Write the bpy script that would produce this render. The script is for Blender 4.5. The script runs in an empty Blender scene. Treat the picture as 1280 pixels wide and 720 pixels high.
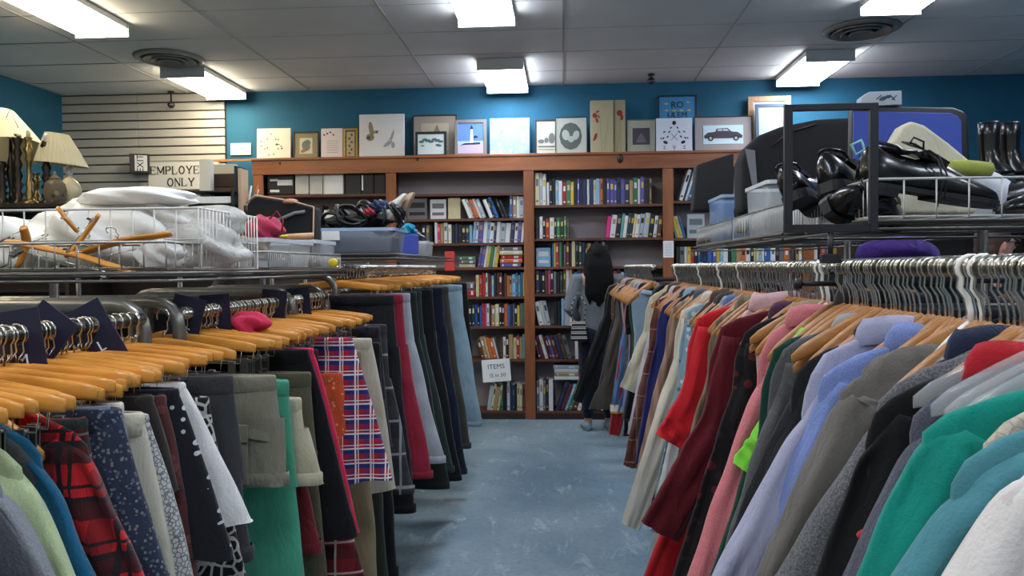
import bpy, math, random
from mathutils import Vector, Matrix
R=random.Random(7)
C=bpy.context.scene.collection
PI=math.pi
def rad(a): return math.radians(a)
# ---------------------------------------------------------------- camera
F=980.0
CAM=Vector((0,0,1.4))
CR=Matrix.Rotation(rad(3.68),3,'Z')@Matrix.Rotation(rad(90-1.49),3,'X')@Matrix.Rotation(rad(-0.5),3,'Z')
def ray(px,py): return CR@Vector(((px-640)/F,-(py-360)/F,-1.0))
def at_y(px,py,Y):
    d=ray(px,py); t=Y/d.y; return CAM+d*t
def at_x(px,py,X):
    d=ray(px,py); t=X/d.x; return CAM+d*t
cam=bpy.data.cameras.new('camera'); camo=bpy.data.objects.new('camera',cam); C.objects.link(camo)
cam.sensor_width=36; cam.lens=F/1280*36; cam.clip_start=.02; cam.clip_end=60
camo.matrix_world=Matrix.Translation(CAM)@CR.to_4x4()
bpy.context.scene.camera=camo
vs=bpy.context.scene.view_settings
vs.view_transform='Standard'; vs.look='None'; vs.gamma=1; vs.use_curve_mapping=False; vs.exposure=1.5
# ---------------------------------------------------------------- materials
def lin(c):
    if isinstance(c,str):
        c=c.lstrip('#'); c=[int(c[i:i+2],16)/255 for i in (0,2,4)]
    return tuple((x/12.92 if x<=.04045 else ((x+.055)/1.055)**2.4) for x in c)+(1,)
MC={}
class NT:
    def __init__(s,name,rough=.6,metal=0,spec=.5):
        s.m=bpy.data.materials.new(name); s.m.use_nodes=True; s.t=s.m.node_tree; s.n=s.t.nodes; s.b=s.n['Principled BSDF']
        s.b.inputs['Roughness'].default_value=rough; s.b.inputs['Metallic'].default_value=metal
        s.b.inputs['Specular IOR Level'].default_value=spec; s.tc=None
    def node(s,t,**k):
        n=s.n.new(t)
        for a,b in k.items(): setattr(n,a,b)
        return n
    def link(s,a,b): s.t.links.new(a,b)
    def obj(s):
        if not s.tc: s.tc=s.node('ShaderNodeTexCoord')
        return s.tc.outputs['Object']
    def val(s,x,sock):
        if hasattr(x,'links') or isinstance(x,bpy.types.NodeSocket): s.link(x,sock)
        else: sock.default_value=x
    def math(s,op,a,b=0.0):
        n=s.node('ShaderNodeMath',operation=op); s.val(a,n.inputs[0]); s.val(b,n.inputs[1]); return n.outputs[0]
    def mix(s,f,a,b,mode='MIX'):
        n=s.node('ShaderNodeMix',data_type='RGBA',blend_type=mode); s.val(f,n.inputs[0]); s.val(a,n.inputs[6]); s.val(b,n.inputs[7]); return n.outputs[2]
    def noise(s,scale,detail=3,vec=None,rough=.5,dist=0):
        n=s.node('ShaderNodeTexNoise'); n.inputs['Scale'].default_value=scale; n.inputs['Detail'].default_value=detail
        n.inputs['Roughness'].default_value=rough; n.inputs['Distortion'].default_value=dist
        s.link(vec or s.obj(),n.inputs['Vector']); return n.outputs['Fac']
    def ramp(s,f,a,b):
        n=s.node('ShaderNodeMapRange'); s.val(f,n.inputs[0]); n.inputs[1].default_value=a; n.inputs[2].default_value=b; return n.outputs[0]
    def scaled(s,v):
        n=s.node('ShaderNodeVectorMath',operation='MULTIPLY'); s.link(s.obj(),n.inputs[0]); n.inputs[1].default_value=v; return n.outputs[0]
    def xyz(s):
        n=s.node('ShaderNodeSeparateXYZ'); s.link(s.obj(),n.inputs[0]); return n.outputs
    def stripe(s,c,scale,w,off=0.0):
        f=s.math('FRACT',s.math('ADD',s.math('MULTIPLY',c,scale),off)); return s.math('LESS_THAN',f,w)
    def bump(s,h,strength=.3,dist=.002):
        n=s.node('ShaderNodeBump'); n.inputs['Strength'].default_value=strength; n.inputs['Distance'].default_value=dist
        s.link(h,n.inputs['Height']); s.link(n.outputs[0],s.b.inputs['Normal'])
    def col(s,c):
        s.val(c,s.b.inputs['Base Color']); return s
def mat(name,c,rough=.6,metal=0,spec=.5,var=.0,vs_=8,bump=0,bs=40,coat=0):
    k=('m',name)
    if k in MC: return MC[k]
    t=NT(name,rough,metal,spec); c=lin(c)
    if var:
        d=tuple(x*(1-var) for x in c[:3])+(1,)
        t.col(t.mix(t.noise(vs_,4),c,d))
    else: t.col(c)
    if bump: t.bump(t.noise(bs,4),bump,.004)
    if coat: t.b.inputs['Coat Weight'].default_value=coat
    MC[k]=t.m; return t.m
def plastic(name,c,alpha=.45,rough=.25):
    k=('p',name)
    if k in MC: return MC[k]
    t=NT(name,rough); t.col(lin(c)); t.b.inputs['Alpha'].default_value=alpha
    t.bump(t.noise(30,2),.25,.003)
    MC[k]=t.m; return t.m
def emit(name,c,s):
    t=NT(name); t.col((0,0,0,1)); t.b.inputs['Emission Color'].default_value=lin(c); t.b.inputs['Emission Strength'].default_value=s; return t.m
def wood(name,c1,c2,axis='x',scale=6,rough=.45):
    k=('w',name)
    if k in MC: return MC[k]
    t=NT(name,rough)
    v={'x':(.12,1,1),'z':(1,1,.12)}[axis]
    n1=t.noise(scale*3,5,t.scaled(v),.6,1.2); n2=t.noise(scale*14,3,t.scaled(v),.6)
    a=t.mix(t.ramp(n1,.3,.7),lin(c1),lin(c2)); t.col(t.mix(t.math('MULTIPLY',n2,.35),a,lin(c2)))
    t.bump(n2,.15,.001); MC[k]=t.m; return t.m
def fabric(c,pat='plain',c2=None,c3=None,s=1.0):
    k=('f',c,pat,c2,c3,s)
    if k in MC: return MC[k]
    t=NT('fabric_'+pat,.88,0,.25); A=lin(c); B=lin(c2 or c); D=lin(c3 or c2 or c)
    t.b.inputs['Sheen Weight'].default_value=.12; t.b.inputs['Sheen Roughness'].default_value=.5
    fine=t.noise(260,3); soft=t.noise(9,4)
    if pat=='plain': col=A
    elif pat=='heather': col=t.mix(t.ramp(t.noise(330*s,3,None,.8),.42,.60),A,B)
    elif pat=='plaid':
        x,y,z=t.xyz(); k1=9*s
        u=t.stripe(x,k1,.42,.1); v=t.stripe(z,k1,.42,.3)
        h=t.mix(t.math('MULTIPLY',t.math('ADD',u,v),.5),A,B)
        u2=t.stripe(x,k1,.07,.75); v2=t.stripe(z,k1,.07,.8)
        col=t.mix(t.math('MAXIMUM',u2,v2),h,D)
    elif pat=='tartan':
        x,y,z=t.xyz(); k1=10*s
        col=t.mix(t.stripe(z,k1,.35,.2),A,D); col=t.mix(t.math('MULTIPLY',t.stripe(x,k1,.35,.5),.6),col,D)
        w=t.math('MAXIMUM',t.stripe(x,k1,.1,.1),t.stripe(z,k1,.1,.9)); w=t.math('MAXIMUM',w,t.math('MAXIMUM',t.stripe(x,k1,.06,.9),t.stripe(z,k1,.06,.65)))
        col=t.mix(w,col,B)
    elif pat=='hstripe':
        x,y,z=t.xyz(); col=t.mix(t.stripe(z,12*s,.45),A,B); col=t.mix(t.stripe(z,12*s,.12,.3),col,D)
    elif pat=='vstripe':
        x,y,z=t.xyz(); col=t.mix(t.stripe(x,30*s,.4),A,B)
    elif pat=='dots':
        n=t.node('ShaderNodeTexVoronoi'); n.inputs['Scale'].default_value=44*s; n.inputs['Randomness'].default_value=.22; t.link(t.scaled((1,.3,1)),n.inputs['Vector'])
        d=n.outputs['Distance']; col=t.mix(t.math('LESS_THAN',d,.26),A,B); col=t.mix(t.math('LESS_THAN',d,.1),col,A)
    elif pat=='floral':
        n=t.node('ShaderNodeTexVoronoi'); n.inputs['Scale'].default_value=42*s; t.link(t.obj(),n.inputs['Vector'])
        sp=t.node('ShaderNodeSeparateColor'); t.link(n.outputs['Color'],sp.inputs[0])
        nz=t.noise(60*s,2); f=t.math('LESS_THAN',t.math('ADD',n.outputs['Distance'],t.math('MULTIPLY',nz,.5)),.62)
        flower=t.mix(t.math('GREATER_THAN',sp.outputs[0],.5),B,D)
        col=t.mix(t.math('MULTIPLY',f,t.math('GREATER_THAN',sp.outputs[1],.35)),A,flower)
    elif pat=='lace':
        n=t.node('ShaderNodeTexVoronoi',feature='DISTANCE_TO_EDGE'); n.inputs['Scale'].default_value=50*s; t.link(t.obj(),n.inputs['Vector'])
        col=t.mix(t.math('LESS_THAN',n.outputs['Distance'],.1),A,B)
    elif pat=='denim':
        col=t.mix(t.ramp(t.noise(7,4),.35,.7),A,B); col=t.mix(t.math('MULTIPLY',t.noise(500,2,t.scaled((1,1,.2))),.3),col,B)
    dk=t.mix(.22,col,(0,0,0,1)); o=t.mix(t.ramp(soft,.35,.75),col,dk)
    t.col(t.mix(t.math('MULTIPLY',fine,.25),o,dk))
    w=t.noise(16,4,t.scaled((1.3,1.3,.5)),.55,.6)
    hh=t.math('ADD',t.math('MULTIPLY',w,1.0),t.math('MULTIPLY',fine,.10))
    t.bump(hh,.6,.017)
    MC[k]=t.m; return t.m
CHROME=mat('chrome','#c9c6bd',.22,1); STEEL=mat('brushed_steel','#8d8b84',.38,1); BLACKM=mat('black_metal','#15161a',.45,.0,.5)
GREYM=mat('grey_tube','#85837d',.32,.75); HWOOD=wood('hanger_wood','#dc9c44','#bd7526','x',8,.35); WHITEP=mat('white_plastic','#e9e7e2',.35)
RWOOD=wood('hanger_wood_pale','#c08a52','#98622f','x',8,.4)
PAPER=mat('white_paper','#eeeeec',.8); BLACKC=mat('black_cloth','#131316',.9,bump=.5,bs=25); INK=mat('black_ink','#17171a',.7)
# ---------------------------------------------------------------- mesh builder
class MB:
    def __init__(s): s.v=[];s.f=[];s.mi=[];s.sm=[]
    def add(s,vs,fs,mi=0,smooth=False,M=None):
        o=len(s.v)
        s.v+= [tuple(M@Vector(v)) for v in vs] if M is not None else [tuple(v) for v in vs]
        for f in fs: s.f.append([i+o for i in f]); s.mi.append(mi); s.sm.append(smooth)
        return s
    def box(s,x0,x1,y0,y1,z0,z1,mi=0,M=None,bev=0.0):
        if bev>0:
            b=min(bev,(x1-x0)/2.01,(y1-y0)/2.01,(z1-z0)/2.01)
            vs=[];
            for sx in(0,1):
                for sy in(0,1):
                    for sz in(0,1):
                        X=(x0,x1)[sx];Y=(y0,y1)[sy];Z=(z0,z1)[sz]; dx=b*(1-2*sx);dy=b*(1-2*sy);dz=b*(1-2*sz)
                        vs+=[(X,Y+dy,Z+dz),(X+dx,Y,Z+dz),(X+dx,Y+dy,Z)]
            def i(sx,sy,sz,k): return (sx*4+sy*2+sz)*3+k
            fs=[[i(0,0,0,0),i(0,0,1,0),i(0,1,1,0),i(0,1,0,0)],[i(1,0,0,0),i(1,1,0,0),i(1,1,1,0),i(1,0,1,0)],
                [i(0,0,0,1),i(1,0,0,1),i(1,0,1,1),i(0,0,1,1)],[i(0,1,0,1),i(0,1,1,1),i(1,1,1,1),i(1,1,0,1)],
                [i(0,0,0,2),i(0,1,0,2),i(1,1,0,2),i(1,0,0,2)],[i(0,0,1,2),i(1,0,1,2),i(1,1,1,2),i(0,1,1,2)]]
            for a in(0,1):
                for c in(0,1):
                    fs.append([i(a,c,0,0),i(a,c,1,0),i(a,c,1,1),i(a,c,0,1)])
                    fs.append([i(a,0,c,0),i(a,1,c,0),i(a,1,c,2),i(a,0,c,2)])
                    fs.append([i(0,a,c,1),i(1,a,c,1),i(1,a,c,2),i(0,a,c,2)])
            for a in(0,1):
                for c in(0,1):
                    for d in(0,1): fs.append([i(a,c,d,0),i(a,c,d,1),i(a,c,d,2)])
            return s.add(vs,fs,mi,False,M)
        vs=[(x0,y0,z0),(x1,y0,z0),(x1,y1,z0),(x0,y1,z0),(x0,y0,z1),(x1,y0,z1),(x1,y1,z1),(x0,y1,z1)]
        return s.add(vs,[(0,3,2,1),(4,5,6,7),(0,1,5,4),(1,2,6,5),(2,3,7,6),(3,0,4,7)],mi,False,M)
    def rings(s,rings,mi=0,cap0=False,cap1=False,smooth=True,M=None):
        n=len(rings[0]); vs=[p for r in rings for p in r]; fs=[]
        for i in range(len(rings)-1):
            for j in range(n):
                k=(j+1)%n; fs.append((i*n+j,i*n+k,(i+1)*n+k,(i+1)*n+j))
        if cap0: fs.append(tuple(reversed(range(n))))
        if cap1: fs.append(tuple((len(rings)-1)*n+j for j in range(n)))
        return s.add(vs,fs,mi,smooth,M)
    def tube(s,pts,r,n=8,mi=0,M=None,caps=True,closed=False):
        pts=[Vector(p) for p in pts]; rs=r if isinstance(r,(list,tuple)) else [r]*len(pts); rings=[]; nrm=None
        L=len(pts)
        for i,p in enumerate(pts):
            if closed: d=pts[(i+1)%L]-pts[i-1]
            else: d=pts[min(i+1,L-1)]-pts[max(i-1,0)]
            if d.length<1e-9: d=Vector((0,0,1))
            d.normalize()
            if nrm is None: nrm=d.orthogonal().normalized()
            else:
                nrm=nrm-d*nrm.dot(d)
                nrm=nrm.normalized() if nrm.length>1e-6 else d.orthogonal().normalized()
            b=d.cross(nrm); rings.append([p+(nrm*math.cos(a)+b*math.sin(a))*rs[i] for a in [2*PI*k/n for k in range(n)]])
        if closed: rings.append(rings[0])
        return s.rings(rings,mi,caps and not closed,caps and not closed,True,M)
    def lathe(s,prof,n=20,mi=0,M=None,c=(0,0,0)):
        rings=[[(c[0]+r*math.cos(2*PI*k/n),c[1]+r*math.sin(2*PI*k/n),c[2]+z) for k in range(n)] for r,z in prof]
        return s.rings(rings,mi,True,True,True,M)
    def blob(s,c,r,n=14,m=9,mi=0,amp=0,seed=0,M=None,fr=3.0):
        q=random.Random(seed); ph=[q.uniform(0,6) for _ in range(6)]; rings=[]
        for i in range(m+1):
            th=PI*(.02+.96*i/m); ring=[]
            for j in range(n):
                a=2*PI*j/n; x=math.sin(th)*math.cos(a);y=math.sin(th)*math.sin(a);z=math.cos(th)
                k=1+amp*(math.sin(fr*x*2+ph[0]+fr*z)+math.sin(fr*y*2.3+ph[1])+math.sin(fr*(z+x)*1.7+ph[2]))/2
                ring.append((c[0]+r[0]*x*k,c[1]+r[1]*y*k,c[2]+r[2]*z*k))
            rings.append(ring)
        return s.rings(rings,mi,True,True,True,M)
    def prism(s,poly,y0,y1,mi=0,M=None,smooth=False):
        n=len(poly); vs=[(x,y0,z) for x,z in poly]+[(x,y1,z) for x,z in poly]
        fs=[tuple(range(n)),tuple(reversed(range(n,2*n)))]+[(i,i+n,(i+1)%n+n,(i+1)%n) for i in range(n)]
        return s.add(vs,fs,mi,smooth,M)
    def mesh(s,name,mats):
        me=bpy.data.meshes.new(name); me.from_pydata(s.v,[],s.f)
        for m in (mats if isinstance(mats,(list,tuple)) else [mats]): me.materials.append(m)
        me.polygons.foreach_set('material_index',s.mi); me.polygons.foreach_set('use_smooth',s.sm); me.update(); return me
    def build(s,name,mats,parent=None,loc=None,rot=None,label=None):
        o=bpy.data.objects.new(name,s.mesh(name,mats)); C.objects.link(o); o.parent=parent
        if loc is not None: o.location=loc
        if rot is not None: o.rotation_euler=rot
        if label: o['label']=label
        return o
LABELS={}
def tag(o,label,cat,group=None,kind=None):
    if label:
        w=label.split()
        if len(w)>16: print('LONG LABEL',label)
        LABELS[label]=LABELS.get(label,0)+1
        o['label']=label
    if cat: o['category']=cat
    if group: o['group']=group
    if kind: o['kind']=kind
    return o
def empty(name,loc=(0,0,0),rot=(0,0,0)):
    o=bpy.data.objects.new(name,None); C.objects.link(o); o.location=loc; o.rotation_euler=rot; o.empty_display_size=.05; return o
def struct(o): o['kind']='structure'; return o
def dup(root):
    r=root.copy(); C.objects.link(r)
    for ch in list(root.children):
        c=ch.copy(); C.objects.link(c); c.parent=r
        for g in ch.children:
            d=g.copy(); C.objects.link(d); d.parent=c
    return r
def text(name,s,size,m,parent,loc,rot,ext=.0006,align='CENTER',sx=1.0):
    cu=bpy.data.curves.new(name,'FONT'); cu.body=s; cu.size=size; cu.align_x=align; cu.align_y='CENTER'; cu.extrude=ext; cu.space_line=.9; cu.resolution_u=2
    t=bpy.data.objects.new(name,cu); C.objects.link(t)
    me=bpy.data.meshes.new_from_object(t.evaluated_get(bpy.context.evaluated_depsgraph_get())); bpy.data.objects.remove(t)
    o=bpy.data.objects.new(name,me); me.materials.clear(); me.materials.append(m); C.objects.link(o); o.parent=parent; o.location=loc; o.rotation_euler=rot; o.scale=(sx,1,1)
    return o
# ---------------------------------------------------------------- room
XL,XR,YB,YF,ZC=-4.9,4.3,7.5,-3.0,3.13
t=NT('painted_floor',.42,0,.4)
n1=t.noise(1.1,6,None,.65,.4); n2=t.noise(9,6,t.scaled((1,.35,1)),.7,.8); n3=t.noise(40,3)
c=t.mix(t.ramp(n1,.35,.65),lin('#688190'),lin('#8c9ea8')); c=t.mix(t.ramp(n2,.55,.72),c,lin('#b0bcc0')); c=t.mix(t.math('MULTIPLY',t.ramp(n3,.5,.75),.35),c,lin('#3c5669'))
t.col(c); t.link(t.ramp(n2,.2,.9),t.b.inputs['Roughness']); t.bump(n2,.15,.002); 
mr=t.node('ShaderNodeMapRange'); t.link(n2,mr.inputs[0]); mr.inputs[3].default_value=.28; mr.inputs[4].default_value=.6; t.link(mr.outputs[0],t.b.inputs['Roughness'])
FLOOR=t.m
struct(MB().box(XL-.2,XR+.2,YF-.2,YB+.2,-.1,0).build('floor',FLOOR))
t=NT('ceiling_tile',.9); t.col(t.mix(t.ramp(t.noise(1.3,3),.3,.7),lin('#dedcd8'),lin('#cfcdca'))); t.bump(t.noise(90,3),.3,.003); CEIL=t.m
struct(MB().box(XL-.2,XR+.2,YF-.2,YB+.2,ZC,ZC+.1).build('ceiling',CEIL))
t=NT('teal_wall_paint',.75,0,.3); t.col(t.mix(t.ramp(t.noise(2.2,4),.3,.7),lin('#2a6785'),lin('#235a74'))); t.bump(t.noise(60,3),.15,.002); BLUE=t.m
t=NT('grey_wall_paint',.8); t.col(lin('#b5b2aa')); GREYW=t.m
struct(MB().box(XL-.2,XR+.2,YB,YB+.15,0,ZC).build('wall_back',BLUE))
struct(MB().box(XL-.2,XL,YF,YB,0,ZC).build('wall_left',BLUE))
struct(MB().box(XR,XR+.2,YF,YB,0,ZC).build('wall_right',BLUE))
struct(MB().box(XL-.2,XR+.2,YF-.15,YF,0,ZC).build('wall_front',GREYW))
# ceiling grid (thin metal bars between the tiles)
g=MB()
for k in range(-2,7):
    X=-2.42+1.22*(k-1)
    if XL<X<XR: g.box(X-.007,X+.007,YF,YB,ZC-.004,ZC+.002)
Y=YF+.2; k=0
while Y<YB:
    for j in range(-2,7):
        xa=max(XL,-2.42+1.22*(j-1)); xb=min(XR,xa+1.22)
        if xb>xa and (k+j)%1==0: g.box(xa,xb,Y-.0035,Y+.0035,ZC-.0025,ZC+.002)
    Y+=.61; k+=1
struct(g.build('trim_1',mat('ceiling_bar','#aba9a5',.7)))
# slat wall panel
g=MB(); sx0=at_y(65,200,YB-.03).x+.02; sx1=at_y(282,200,YB-.03).x
g.box(sx0,sx1,YB-.028,YB-.001,0,ZC,1); z=ZC-.005; k=0
while z>0.1:
    h=.079
    for a,b in ((sx0,(sx0+sx1)/2-.002),((sx0+sx1)/2+.002,sx1)): g.box(a,b,YB-.046,YB-.02,z-h-.001,z-.009,0,None,.003)
    z-=h+.006; k+=1
o=g.build('slatwall_panel',[mat('slatwall_grey','#b9b5ad',.6,var=.08,vs_=3),mat('slat_groove','#4a4640',.8)]); struct(o)
b=MB(); b.box(XL,XR,YB-.012,YB,0,.1); struct(b.build('baseboard_back',mat('base_black','#1c1d20',.6)))
# ---------------------------------------------------------------- lights
WARM=emit('warm_tube_lens','#fff0d2',9.5); COOL=emit('cool_tube_lens','#e9f2ff',9.5)
HOUS=mat('fixture_housing','#c9c9c6',.6)
def fixture(x,y,m,label,w=.38,l=.86):
    e=empty('ceiling_light',(x,y,ZC)); tag(e,label,'ceiling light','fluorescent ceiling fixtures')
    MB().box(-w/2,w/2,-l/2,l/2,-.045,-.0045,0,None,.004).build('housing',HOUS,e)
    for s_ in (-1,1): MB().box(-w/2-.003,w/2+.003,min(s_*l/2,s_*(l/2+.012)),max(s_*l/2,s_*(l/2+.012)),-.098,-.0045).build('end_cap',HOUS,e)
    g=MB(); rings=[]
    for i in range(2):
        yy=(-l/2+.002,l/2-.002)[i]; rings.append([(w/2*math.cos(a)*.99,yy,-.050-.045*max(0,math.sin(a))**.45) for a in [PI*k/10 for k in range(11)]]+[(-w/2*.9,yy,-.0455),(w/2*.9,yy,-.0455)])
    g.rings(rings,0,True,True,True); g.build('lens',m,e)
    return e
cols=[(-3.2,WARM,'left'),(-.5,COOL,'middle'),(2.16,COOL,'right')]
rows=[(6.93,'nearest the back wall'),(4.9,'above the aisle, one row nearer'),(2.8,'overhead, third row out'),(.7,'overhead, above the near racks'),(-1.5,'behind the viewpoint')]
for (y,rw) in rows:
    for (x,m,cn) in cols: fixture(x,y,m,'%s lit fluorescent ceiling light, %s'%(cn+'most' if cn!='middle' else 'middle',rw))
for (x,y,l) in ((-3.17,6.22,'round grey ceiling air vent on the left side'),(2.2,5.95,'round grey ceiling air vent on the right side')):
    e=empty('ceiling_vent',(x,y,ZC)); tag(e,l,'ceiling vent','round ceiling vents')
    vm=mat('vent_metal','#8f8e89',.5,.3)
    MB().lathe([(.27,-.0045),(.27,-.012),(.23,-.028),(.22,-.012),(.215,-.0045)],36).build('flange',vm,e)
    for r_,z_ in ((.19,-.034),(.13,-.04),(.07,-.045)):
        MB().lathe([(r_,-.012),(r_+.015,z_),(r_+.009,z_-.003),(r_-.008,-.014)],30).build('cone',vm,e)
# ---------------------------------------------------------------- bookcase
BY=7.2; BD=.28
def bx_(px,py=300,Y=BY): return at_y(px,py,Y).x
def bz_(py,px=700,Y=BY): return at_y(px,py,Y).z
CW=wood('pine_stain','#a8673c','#7c4424','z',3,.4); CWX=wood('pine_stain_long','#a8673c','#7c4424','x',3,.4); SHW=wood('shelf_board','#7a4a31','#512c1c','x',3,.5)
BACK=mat('bookcase_back','#a59da0',.8,var=.1,vs_=3)
bc=empty('bookcase',(0,0,0)); tag(bc,'long stained pine bookcase full of books against the blue back wall','bookcase')
bx0=bx_(318); zt=bz_(191.5); 
st=[bx_(325),bx_(490),bx_(661.5),bx_(835),bx_(1010),bx_(1128)]
bx1=st[-1]+.05
MB().box(bx0-.01,bx1,BY-.03,BY+BD+.01,zt-.025,zt,0,None,.004).build('top_board',CWX,bc)
MB().box(bx0,bx1,BY-.022,BY-.001,zt-.155,zt-.0255,0,None,.003).build('top_rail',CWX,bc)
for i,x in enumerate(st):
    MB().box(x-.048,x+.048,BY-.02,BY-.001,.0,zt-.156,0,None,.003).build('stile',CW,bc)
    MB().box(x-.011,x+.011,BY,BY+BD,.0,zt-.026).build('divider',SHW,bc)
MB().box(bx0,bx1,BY+BD,BY+BD+.008,.0,zt-.026).build('back_panel',BACK,bc)
MB().box(bx0,bx1,BY-.012,BY-.001,.0,.055).build('kick_board',mat('kick_dark','#2a1a14',.6),bc)
shelf_y={0:[243,276,306,336,371,408,449,519],1:[242,273.5,304,334.5,371,408,449,519],2:[255.6,297.5,333,367,407,449,519],3:[250,297,333,367,407,449,519],4:[250,290,330,367,407,449,519]}
SZ={}
for b_,ys in shelf_y.items():
    for i,y in enumerate(ys):
        pxm=(325,490,661,835,1010)[b_]+80; z=bz_(y,pxm) if i<len(ys)-1 else .075
        SZ[(b_,i)]=z
        MB().box(st[b_]+.011,st[b_+1]-.011,BY+.0005,BY+BD,z-.022,z).build('shelf',SHW,bc)
for (px,py,r_) in ((775,198,.03),(522,199,.012),(350,204,.01)):
    p=at_y(px,py,BY-.0225); MB().lathe([(r_,0),(r_,.001)],14,M=Matrix.Translation(p)@Matrix.Scale(1.5,4,(0,0,1))@Matrix.Rotation(PI/2,4,'X')).build('knot',mat('knot','#3d3128',.6),bc)
rg=MB().box(bx_(262),bx0-.011,BY+.0,BY+.02,zt-.02,zt); tag(rg.build('wooden_rail',wood('pale_pine','#d8a066','#b27a45','x',4)),'thin pale wooden rail reaching left from the bookcase top','rail')
COLS={'k':('black','#1b1b1f'),'n':('navy','#243252'),'w':('white','#d9dbdc'),'l':('pale grey','#a9b3bd'),'r':('red','#a82f2e'),'m':('maroon','#5a2530'),'g':('green','#3f7a55'),'d':('dark green','#1f3f35'),
 'y':('yellow','#d3b43c'),'o':('orange','#c5662d'),'t':('tan','#a88a62'),'c':('cream','#cfc59c'),'p':('pink','#d0357d'),'b':('blue','#2f62a5'),'s':('sky blue','#86b4d4'),'v':('violet','#5b55a0'),
 'e':('grey','#6b6c70'),'h':('brown','#5b3b2b'),'a':('aqua','#5aa0a4')}
PAGES=mat('book_pages','#cdc6b2',.9)
def bookmat(c): return mat('book_cover_'+COLS[c][0].replace(' ','_'),COLS[c][1],.45)
def book_mesh(w,h,d,c,c2,face=False):
    # origin at bottom centre of the spine, depth along +y
    b=MB(); b.box(-w/2,-w/2+.002,0.003,d,0,h).box(w/2-.002,w/2,0.003,d,0,h)
    b.rings([[( -w/2,.003,z),(-w/2*.6,-.001,z),(w/2*.6,-.001,z),(w/2,.003,z),(w/2,.0045,z),(-w/2,.0045,z)] for z in (0,h)],0,True,True,False)
    b.box(-w/2+.002,w/2-.002,.0045,d-.004,.003,h-.004,1)
    if w>.018 and c2:
        b.box(-w/2*.55,w/2*.55,-.0018,-.001,h*.6,h*.82,2); b.box(-w/2*.5,w/2*.5,-.0018,-.001,h*.1,h*.16,2)
    return b
ORD=['top','second','third','fourth','fifth','sixth','bottom','bottom']
BAY=['far left','left','middle','right','far right']
NB=[0]
def place_books(b_,sh,x0,x1,s,hpx,lean=0,hv=.12):
    """upright (or leaning) books between two x positions on a shelf"""
    X0=bx_(x0,300);X1=bx_(x1,300); n=len(s); ws=[R.uniform(.6,1.4) for _ in s]; q=(X1-X0)/sum(ws); z=SZ[(b_,sh)]
    x=X0; ln=rad(lean); items=[]
    for i,ch in enumerate(s):
        w=ws[i]*q; 
        if ch!='_':
            h=hpx/F*BY*R.uniform(1-hv,1+hv*.3); d=R.uniform(.13,.19); ww=max(.006,w*math.cos(ln)-.0012)
            c2=R.choice('wkcyte'); c2=None if (c2==ch or R.random()<.3) else c2
            m=[bookmat(ch),PAGES,mat('book_title_'+(COLS[c2][0].replace(' ','_') if c2 else 'x'),COLS[c2][1] if c2 else '#888888',.5)]
            b=book_mesh(ww,h,d,ch,c2); M=Matrix.Translation((0,0,abs(math.sin(ln))*ww/2+.0005))@Matrix.Rotation(ln,4,'Y')
            o=b.build('book',m,None,(x+w/2,BY+R.uniform(.012,.03),z)); o.rotation_euler=(0,ln,0); o.location.z=z+abs(math.sin(ln))*ww/2+.0006
            items.append((o,ch,w,h))
        x+=w
    for i,(o,ch,w,h) in enumerate(items):
        size=('thick ' if w>.034 else 'thin ' if w<.02 else '')+('tall ' if h>hpx/F*BY*.97 else '')
        lf=items[i-1][1] if i else None; rt=items[i+1][1] if i+1<len(items) else None
        nb=('between %s and %s ones'%(COLS[lf][0],COLS[rt][0]) if lf and rt else 'left of a %s one'%COLS[rt][0] if rt else 'right of a %s one'%COLS[lf][0] if lf else 'standing alone')
        bay=BAY[b_]; l='%s%s book %s, %s shelf %s bay'%(size,COLS[ch][0],nb,ORD[sh] if sh<len(shelf_y[b_])-1 else 'bottom',bay)
        if l in LABELS or l+', left' in LABELS:
            for ex in (' left',' centre',' right end',' far right',' middle part',' by the upright'):
                if l+ex not in LABELS: l=l+ex; break
        for cut in ('thick ','thin ','tall ',' ones'):
            if len(l.split())>15: l=l.replace(cut,'' if cut!=' ones' else ' ')
        while l in LABELS and len(l.split())<16: l=l+' too'
        tag(o,l,'book','books on the %s shelf of the %s bay'%(ORD[sh] if sh<len(shelf_y[b_])-1 else 'bottom',bay)); NB[0]+=1
def stack_books(b_,sh,x0,x1,s,thpx,where,z0=None):
    X0=bx_(x0);X1=bx_(x1); z=SZ[(b_,sh)] if z0 is None else z0
    for i,ch in enumerate(s):
        th=thpx/F*BY; L=(X1-X0)*R.uniform(.88,1); b=book_mesh(th,L,.15,ch,'w'); xo=X0+((X1-X0)-L)*R.random()
        o=b.build('book',[bookmat(ch),PAGES,mat('book_title_white','#d9dbdc',.5)],None,(xo,BY+R.uniform(.01,.03),z+th/2+.0005)); o.rotation_euler=(0,PI/2,0)
        tag(o,'%s book lying flat %s, %s'%(COLS[ch][0],'lowest in the pile' if i==0 else 'topmost in the pile' if i==len(s)-1 else 'above the '+COLS[s[i-1]][0]+' one',where),'book','books lying flat, '+where); z+=th+.0008
def face_book(b_,sh,x0,x1,hpx,c,c2,label,pat=None):
    X0=bx_(x0);X1=bx_(x1); z=SZ[(b_,sh)]; h=hpx/F*BY; e=MB().box(X0,X1,BY+.05,BY+.068,z+.0005,z+h,0,None,.002).build('book',pat or bookmat(c)); 
    MB().box(X0+.02,X1-.02,BY+.048,BY+.05,z+h*.2,z+h*.35).box(X0+.02,X1-.02,BY+.048,BY+.05,z+h*.55,z+h*.8).build('cover_picture',bookmat(c2),e)
    tag(e,label,'book','books shown face out')
def mag(name,a,b,s): return fabric(a,'floral',b,a,s)
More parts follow.
